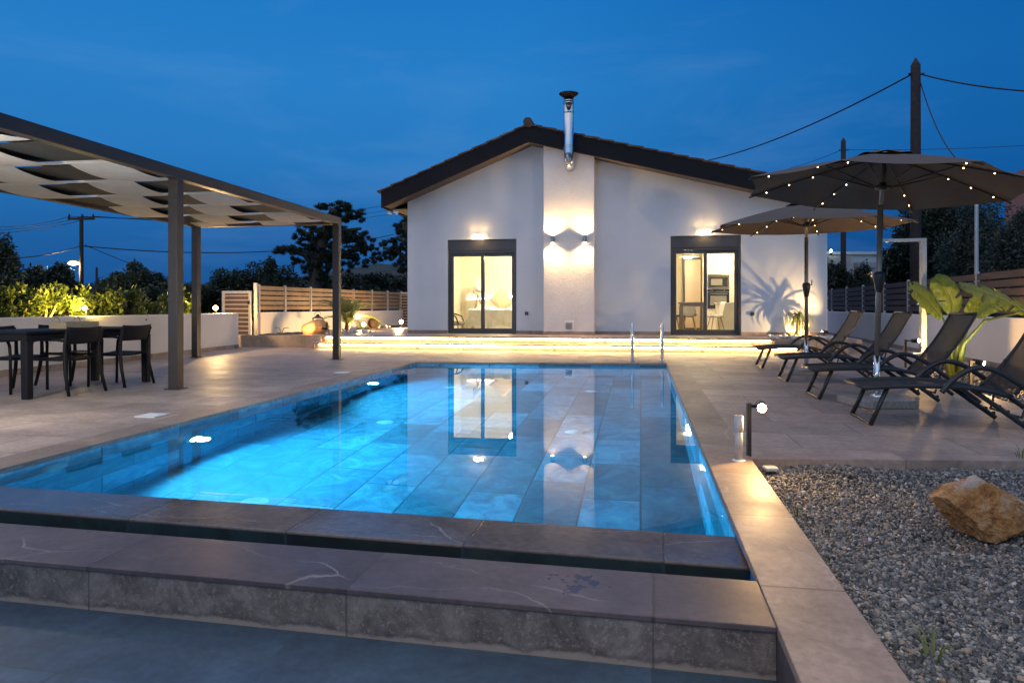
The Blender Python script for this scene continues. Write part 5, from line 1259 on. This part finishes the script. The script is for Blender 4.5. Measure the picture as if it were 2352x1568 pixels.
dt = [(5,585,28,42,2.6,'dark bushy tree cut by the frame edge'),(60,628,40,40,2.6,'low dark round tree behind the hedge, nearest the frame edge'),(120,634,42,38,2.6,'low dark tree right under the street lamp'),(262,640,42,46,2.2,'wide dark tree right of the street lamp pole'),(330,628,34,48,2.6,'dark tree with two humps behind the dining pergola'),(385,640,30,50,2.2,'dark tree just left of the near pergola post'),(430,668,26,52,1.6,'small dark tree between the pergola posts'),(520,630,38,50,3.,'dark tree with flat domed crown right of the back pergola post'),(575,622,40,52,3.4,'dark domed tree right of the flat crowned one'),(615,618,30,54,3.4,'dark tree touching the pine crown'),(660,640,40,50,2.8,'dark tree under the pine')]
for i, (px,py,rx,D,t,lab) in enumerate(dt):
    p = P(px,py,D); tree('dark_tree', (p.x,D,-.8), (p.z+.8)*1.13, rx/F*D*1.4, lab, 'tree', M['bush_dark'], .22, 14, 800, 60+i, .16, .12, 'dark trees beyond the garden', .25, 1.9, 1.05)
# wooded slope at left centre, terrain hill
def hill(name, prof, D, label, m, depth=60):
    q = MB(); vs = []; n = len(prof)
    xs = np.linspace(prof[0][0], prof[-1][0], 90); ysv = np.interp(xs, [a for a,_ in prof], [b for _,b in prof])
    for j in range(10):
        t = j/9
        for x, y in zip(xs, ysv):
            top = P(x, y + rnd.uniform(-1.2,1.2)*(j>6), D); vs.append((top.x*(1-.25*(1-t)), D - depth*(1-t), -1 + (top.z+1)*(t**.8) + rnd.uniform(-.3,.3)))
    q.add(vs, [(j*90+i, j*90+i+1, (j+1)*90+i+1, (j+1)*90+i) for j in range(9) for i in range(89)])
    return tag(q.build(name, m, smooth=True), label, 'hill', kind='structure')
hill('hill', [(-900,690),(100,672),(420,668),(470,650),(560,640),(660,640),(760,625),(835,612),(865,605),(900,606),(960,612),(1100,640),(1500,672),(2600,690)], 130, 'dark scrub covered hill with a bare pale crest left of the house', M['hill'])
g_ = np.random.default_rng(11); E = []
for _ in range(260):
    px = g_.uniform(440, 960); D = g_.uniform(48, 100); yt = np.interp(px, [440,520,600,700,800,870,960], [668,652,648,644,640,640,645]) + g_.uniform(0, 42); p = P(px, yt, D)
    E.append(((p.x,D,p.z), (D*.012,D*.012,D*.009), 420))
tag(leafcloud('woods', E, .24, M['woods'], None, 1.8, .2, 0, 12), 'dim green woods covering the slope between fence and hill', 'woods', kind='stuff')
E = []
for _ in range(150):
    px = g_.uniform(-60, 470); D = g_.uniform(42, 70); p = P(px, g_.uniform(660, 712), D); E.append(((p.x,D,p.z), (D*.014,D*.014,D*.010), 360))
tag(leafcloud('undergrowth', E, .22, M['bush_dark'], None, 1.8, .2, 0, 13), 'black undergrowth behind the hedge at left', 'undergrowth', kind='stuff')
# trees at right
rt = [(2145,420,82,24,'black spreading cypress behind the shower',M['bush_dark'],.17,26),(2236,474,78,21,'grey green olive tree behind the steel shower',M['olive'],.11,24),(2338,488,74,19,'grey green olive tree at the frame edge beyond the brown fence',M['olive'],.11,22),(2062,565,52,25,'dark low tree between the two wooden poles',M['bush_dark'],.15,16)]
for i, (px,py,rx,D,lab,m_,lf_,k) in enumerate(rt):
    p = P(px,py,D); tree('garden_tree', (p.x,D,-.3), p.z+.3, rx/F*D, lab, 'tree', m_, lf_, k, 1500, 80+i, .15, .12, 'trees beyond the right fence', .2, 2.6)
for i, (px,py,rx,D,lab) in enumerate(((1920,600,26,27.5,'leafy shrub beside the house corner behind the fence'),(1965,590,30,28.5,'leafy shrub hiding the white neighbour house'),(2010,618,30,29.5,'leafy shrub right of the thin wooden pole'),(2055,640,34,27.5,'leafy shrub under the dark low tree'),(2110,640,34,24,'dark shrub behind the fence by the shower'))):
    p = P(px,py,D); tree('garden_shrub', (p.x,D,-.2), p.z+.2, rx/F*D, lab, 'shrub', M['bush_dark'] if i > 2 else M['woods'], .12, 14, 900, 95+i, .08, .05, 'shrubs beyond the right fence', .2, 2.)
# neighbour houses
def simple_house(name, c, w_, d_, h, m_, label, an=0.):
    o = thing(name, label, 'house', c, an); q = MB(); q.box(-w_/2,w_/2,0,d_,-1,h); q.build('wall', m_, o); return o
p = P(1960,585,52); nh = simple_house('neighbour_house', (p.x,52,0), 5.6, 7, p.z, M['farwhite'], 'white flat roofed neighbour house with one lit window')
q = MB(); q.box(-2.9,2.9,-.25,7.2,p.z+.001,p.z+.22); q.build('roof', M['farwhite'], nh)
w0 = P(1986,638,51.9); q = MB(); q.box(w0.x-p.x-.5,w0.x-p.x+.55,-.05,-.002,w0.z-.45,w0.z+.42); wi = q.build('window', M['litwin'], nh)
q = MB(); q.box(w0.x-p.x-.02,w0.x-p.x+.04,-.08,-.051,w0.z-.45,w0.z+.42); q.build('frame', M['white_plastic'], wi)
q = MB(); q.box(w0.x-p.x-.75,w0.x-p.x+.8,-.6,-.003,w0.z+.75,w0.z+1.15); q.build('canopy', M['gatemetal'], nh)
hl = P(1907,584,51); q = MB(); q.box(hl.x-p.x-.2,hl.x-p.x+1.4,-1.2,-.003,hl.z-.75,hl.z-.15); q.build('porch', M['gatemetal'], nh)
o = thing('neighbour_lamp', 'tiny white glowing lamp on the neighbour house beside the wall corner', 'lamp', tuple(P(1909,576,50.5)))
q = MB(); q.sphere((0,0,0), .09, 10, 6); q.build('bulb', emit('neighbour_bulb', (.85,1,.9), 60), o, smooth=True)
q = MB(); q.box(-.06,.06,-.06,.06,-.3,-.09); q.build('base', M['black'], o)
p = P(2395,350,34); ph = simple_house('pink_house', (p.x+1.2,34,0), 5.0, 8, p.z-1.1, M['pinkwall'], 'dull red neighbour house half hidden by the near parasol', -R(42))
q = MB(); q.prism([(-2.7,p.z-1.1),(2.7,p.z-1.1),(0,p.z+.15)], 'y', -.3, 8.2); q.build('roof', M['pinkwall'], ph)
# utility poles, lamps and cables
def pole(px, py_top, D, r0, label, name='utility_pole', m_='wood_pole', cone=True):
    t = P(px, py_top, D); o = thing(name, label, 'pole', (t.x, D, -.8)); h = t.z+.8; q = MB()
    q.tube([(0,0,0),(0,0,h*.5),(0,0,h-r0*1.6),(0,0,h)], [r0*1.12,r0*1.05,r0*.95,.015 if cone else r0*.9], 14); q.build('shaft', M[m_], o, smooth=True); return o, t
o, tb1 = pole(2103, 133, 20, .135, 'thick brown wooden utility pole with pointed top behind the parasols')
q = MB(); z_ = P(2103,170,20).z+.8; q.tube([(-.2,-.0,z_),(.25,0,z_)], .03, 8); q.build('bracket', M['black'], o)
o, tb2 = pole(1937, 316, 33, .115, 'thinner brown wooden pole between house and parasol'); z_ = P(1937,345,33).z+.8
q = MB(); q.tube([(-.2,0,z_),(.25,0,z_)], .025, 8); q.build('bracket', M['black'], o)
o, _ = pole(2243, 468, 15, .042, 'thin grey metal pole behind the slatted fence', 'metal_pole', 'gatemetal', False)
o, tl = pole(187, 497, 40, .11, 'distant utility pole with crossarm carrying the street lamp', 'utility_pole')
k = 40/F; q = MB(); q.box(-30*k,29*k,-.07,.07,tl.z+.8-8*k,tl.z+.8-3*k); q.build('crossarm', M['wood_pole'], o)
for x in (-28,27,2): q = MB(); q.tube([(x*k,0,tl.z+.8-3*k),(x*k,0,tl.z+.8+5*k)], .05, 8); q.build('insulator', M['black'], o)
sl = P(170,603,40); q = MB(); q.tube([(0,0,sl.z+.7),(-.2,0,sl.z+.82),(sl.x-tl.x,0,sl.z+.85)], .03, 8); q.build('lamp_arm', M['gatemetal'], o)
st = thing('street_lamp', 'glowing orange white street lamp head on the distant pole', 'street lamp', tuple(sl)); q = MB(); q.sphere((0,0,.06), .26, 14, 8, (1,.6,.3)); q.build('housing', M['gatemetal'], st, smooth=True)
q = MB(); q.sphere((0,-.05,-.04), .30, 14, 8, (1,.7,.4)); q.build('lens', M['street'], st, smooth=True); light('POINT', 'street_light', sl+Vector((0,-.2,-.25)), 350, (1,.8,.45), .15)
o, tf_ = pole(222, 612, 75, .12, 'far small utility pole right of the street lamp', 'utility_pole')
def cable(pts, label, r=.018, sag=0.):
    a, b_ = pts[0], pts[-1]; L = [a.lerp(b_, t) - Vector((0,0,sag*4*t*(1-t))) for t in np.linspace(0,1,24)] if len(pts) == 2 else pts
    q = MB(); q.tube(L, r, 6); return tag(q.build('overhead_cable', M['cable'], smooth=True), label, 'cable', 'overhead cables')
cable([P(2094,171,20), P(1600,374,33)], 'thick overhead cable from the tall wooden pole down behind the house roof', .024, .35)
cable([P(2112,170,20), P(2460,214,15)], 'thick overhead cable from the tall wooden pole out of the frame', .022, .12)
cable([P(2113,186,20), P(2215,380,16)], 'slack cable dropping from the tall wooden pole behind the near parasol', .016, .4)
cable([P(1932,345,33), P(1745,402,40)], 'thin cable from the shorter pole toward the house eave', .012, .15)
cable([P(1941,344,33), P(2460,328,26)], 'thin cable from the shorter pole passing behind the tall pole', .011, .1)
cable([P(190,565,40), P(905,538,60)], 'dark cable from the street lamp pole across to the pines', .034, .9)
cable([P(184,565,40), P(-60,590,32)], 'dark cable from the street lamp pole out of the frame', .028, .3)
cable([P(196,563,40), P(450,655,75)], 'thin cable from the street lamp pole down to the trees', .022, .2)
for i, (y0, y1) in enumerate(((512,456),(508,463),(500,468))):
    cable([P(160+28*i,497,40), P(1000,y1-10+i*6,90)], 'faint high cable over the pine, '+('upper','middle','lower')[i]+' of three', .022, 1.2)
    cable([P(160+28*i,497,40), P(-80,518+i*9,34)], 'faint high cable at the frame edge, '+('upper','middle','lower')[i]+' of three', .018, .3)
cable([P(480,642,58), P(1000,602,80)], 'pale thin cable in front of the wooded slope', .02, .7)
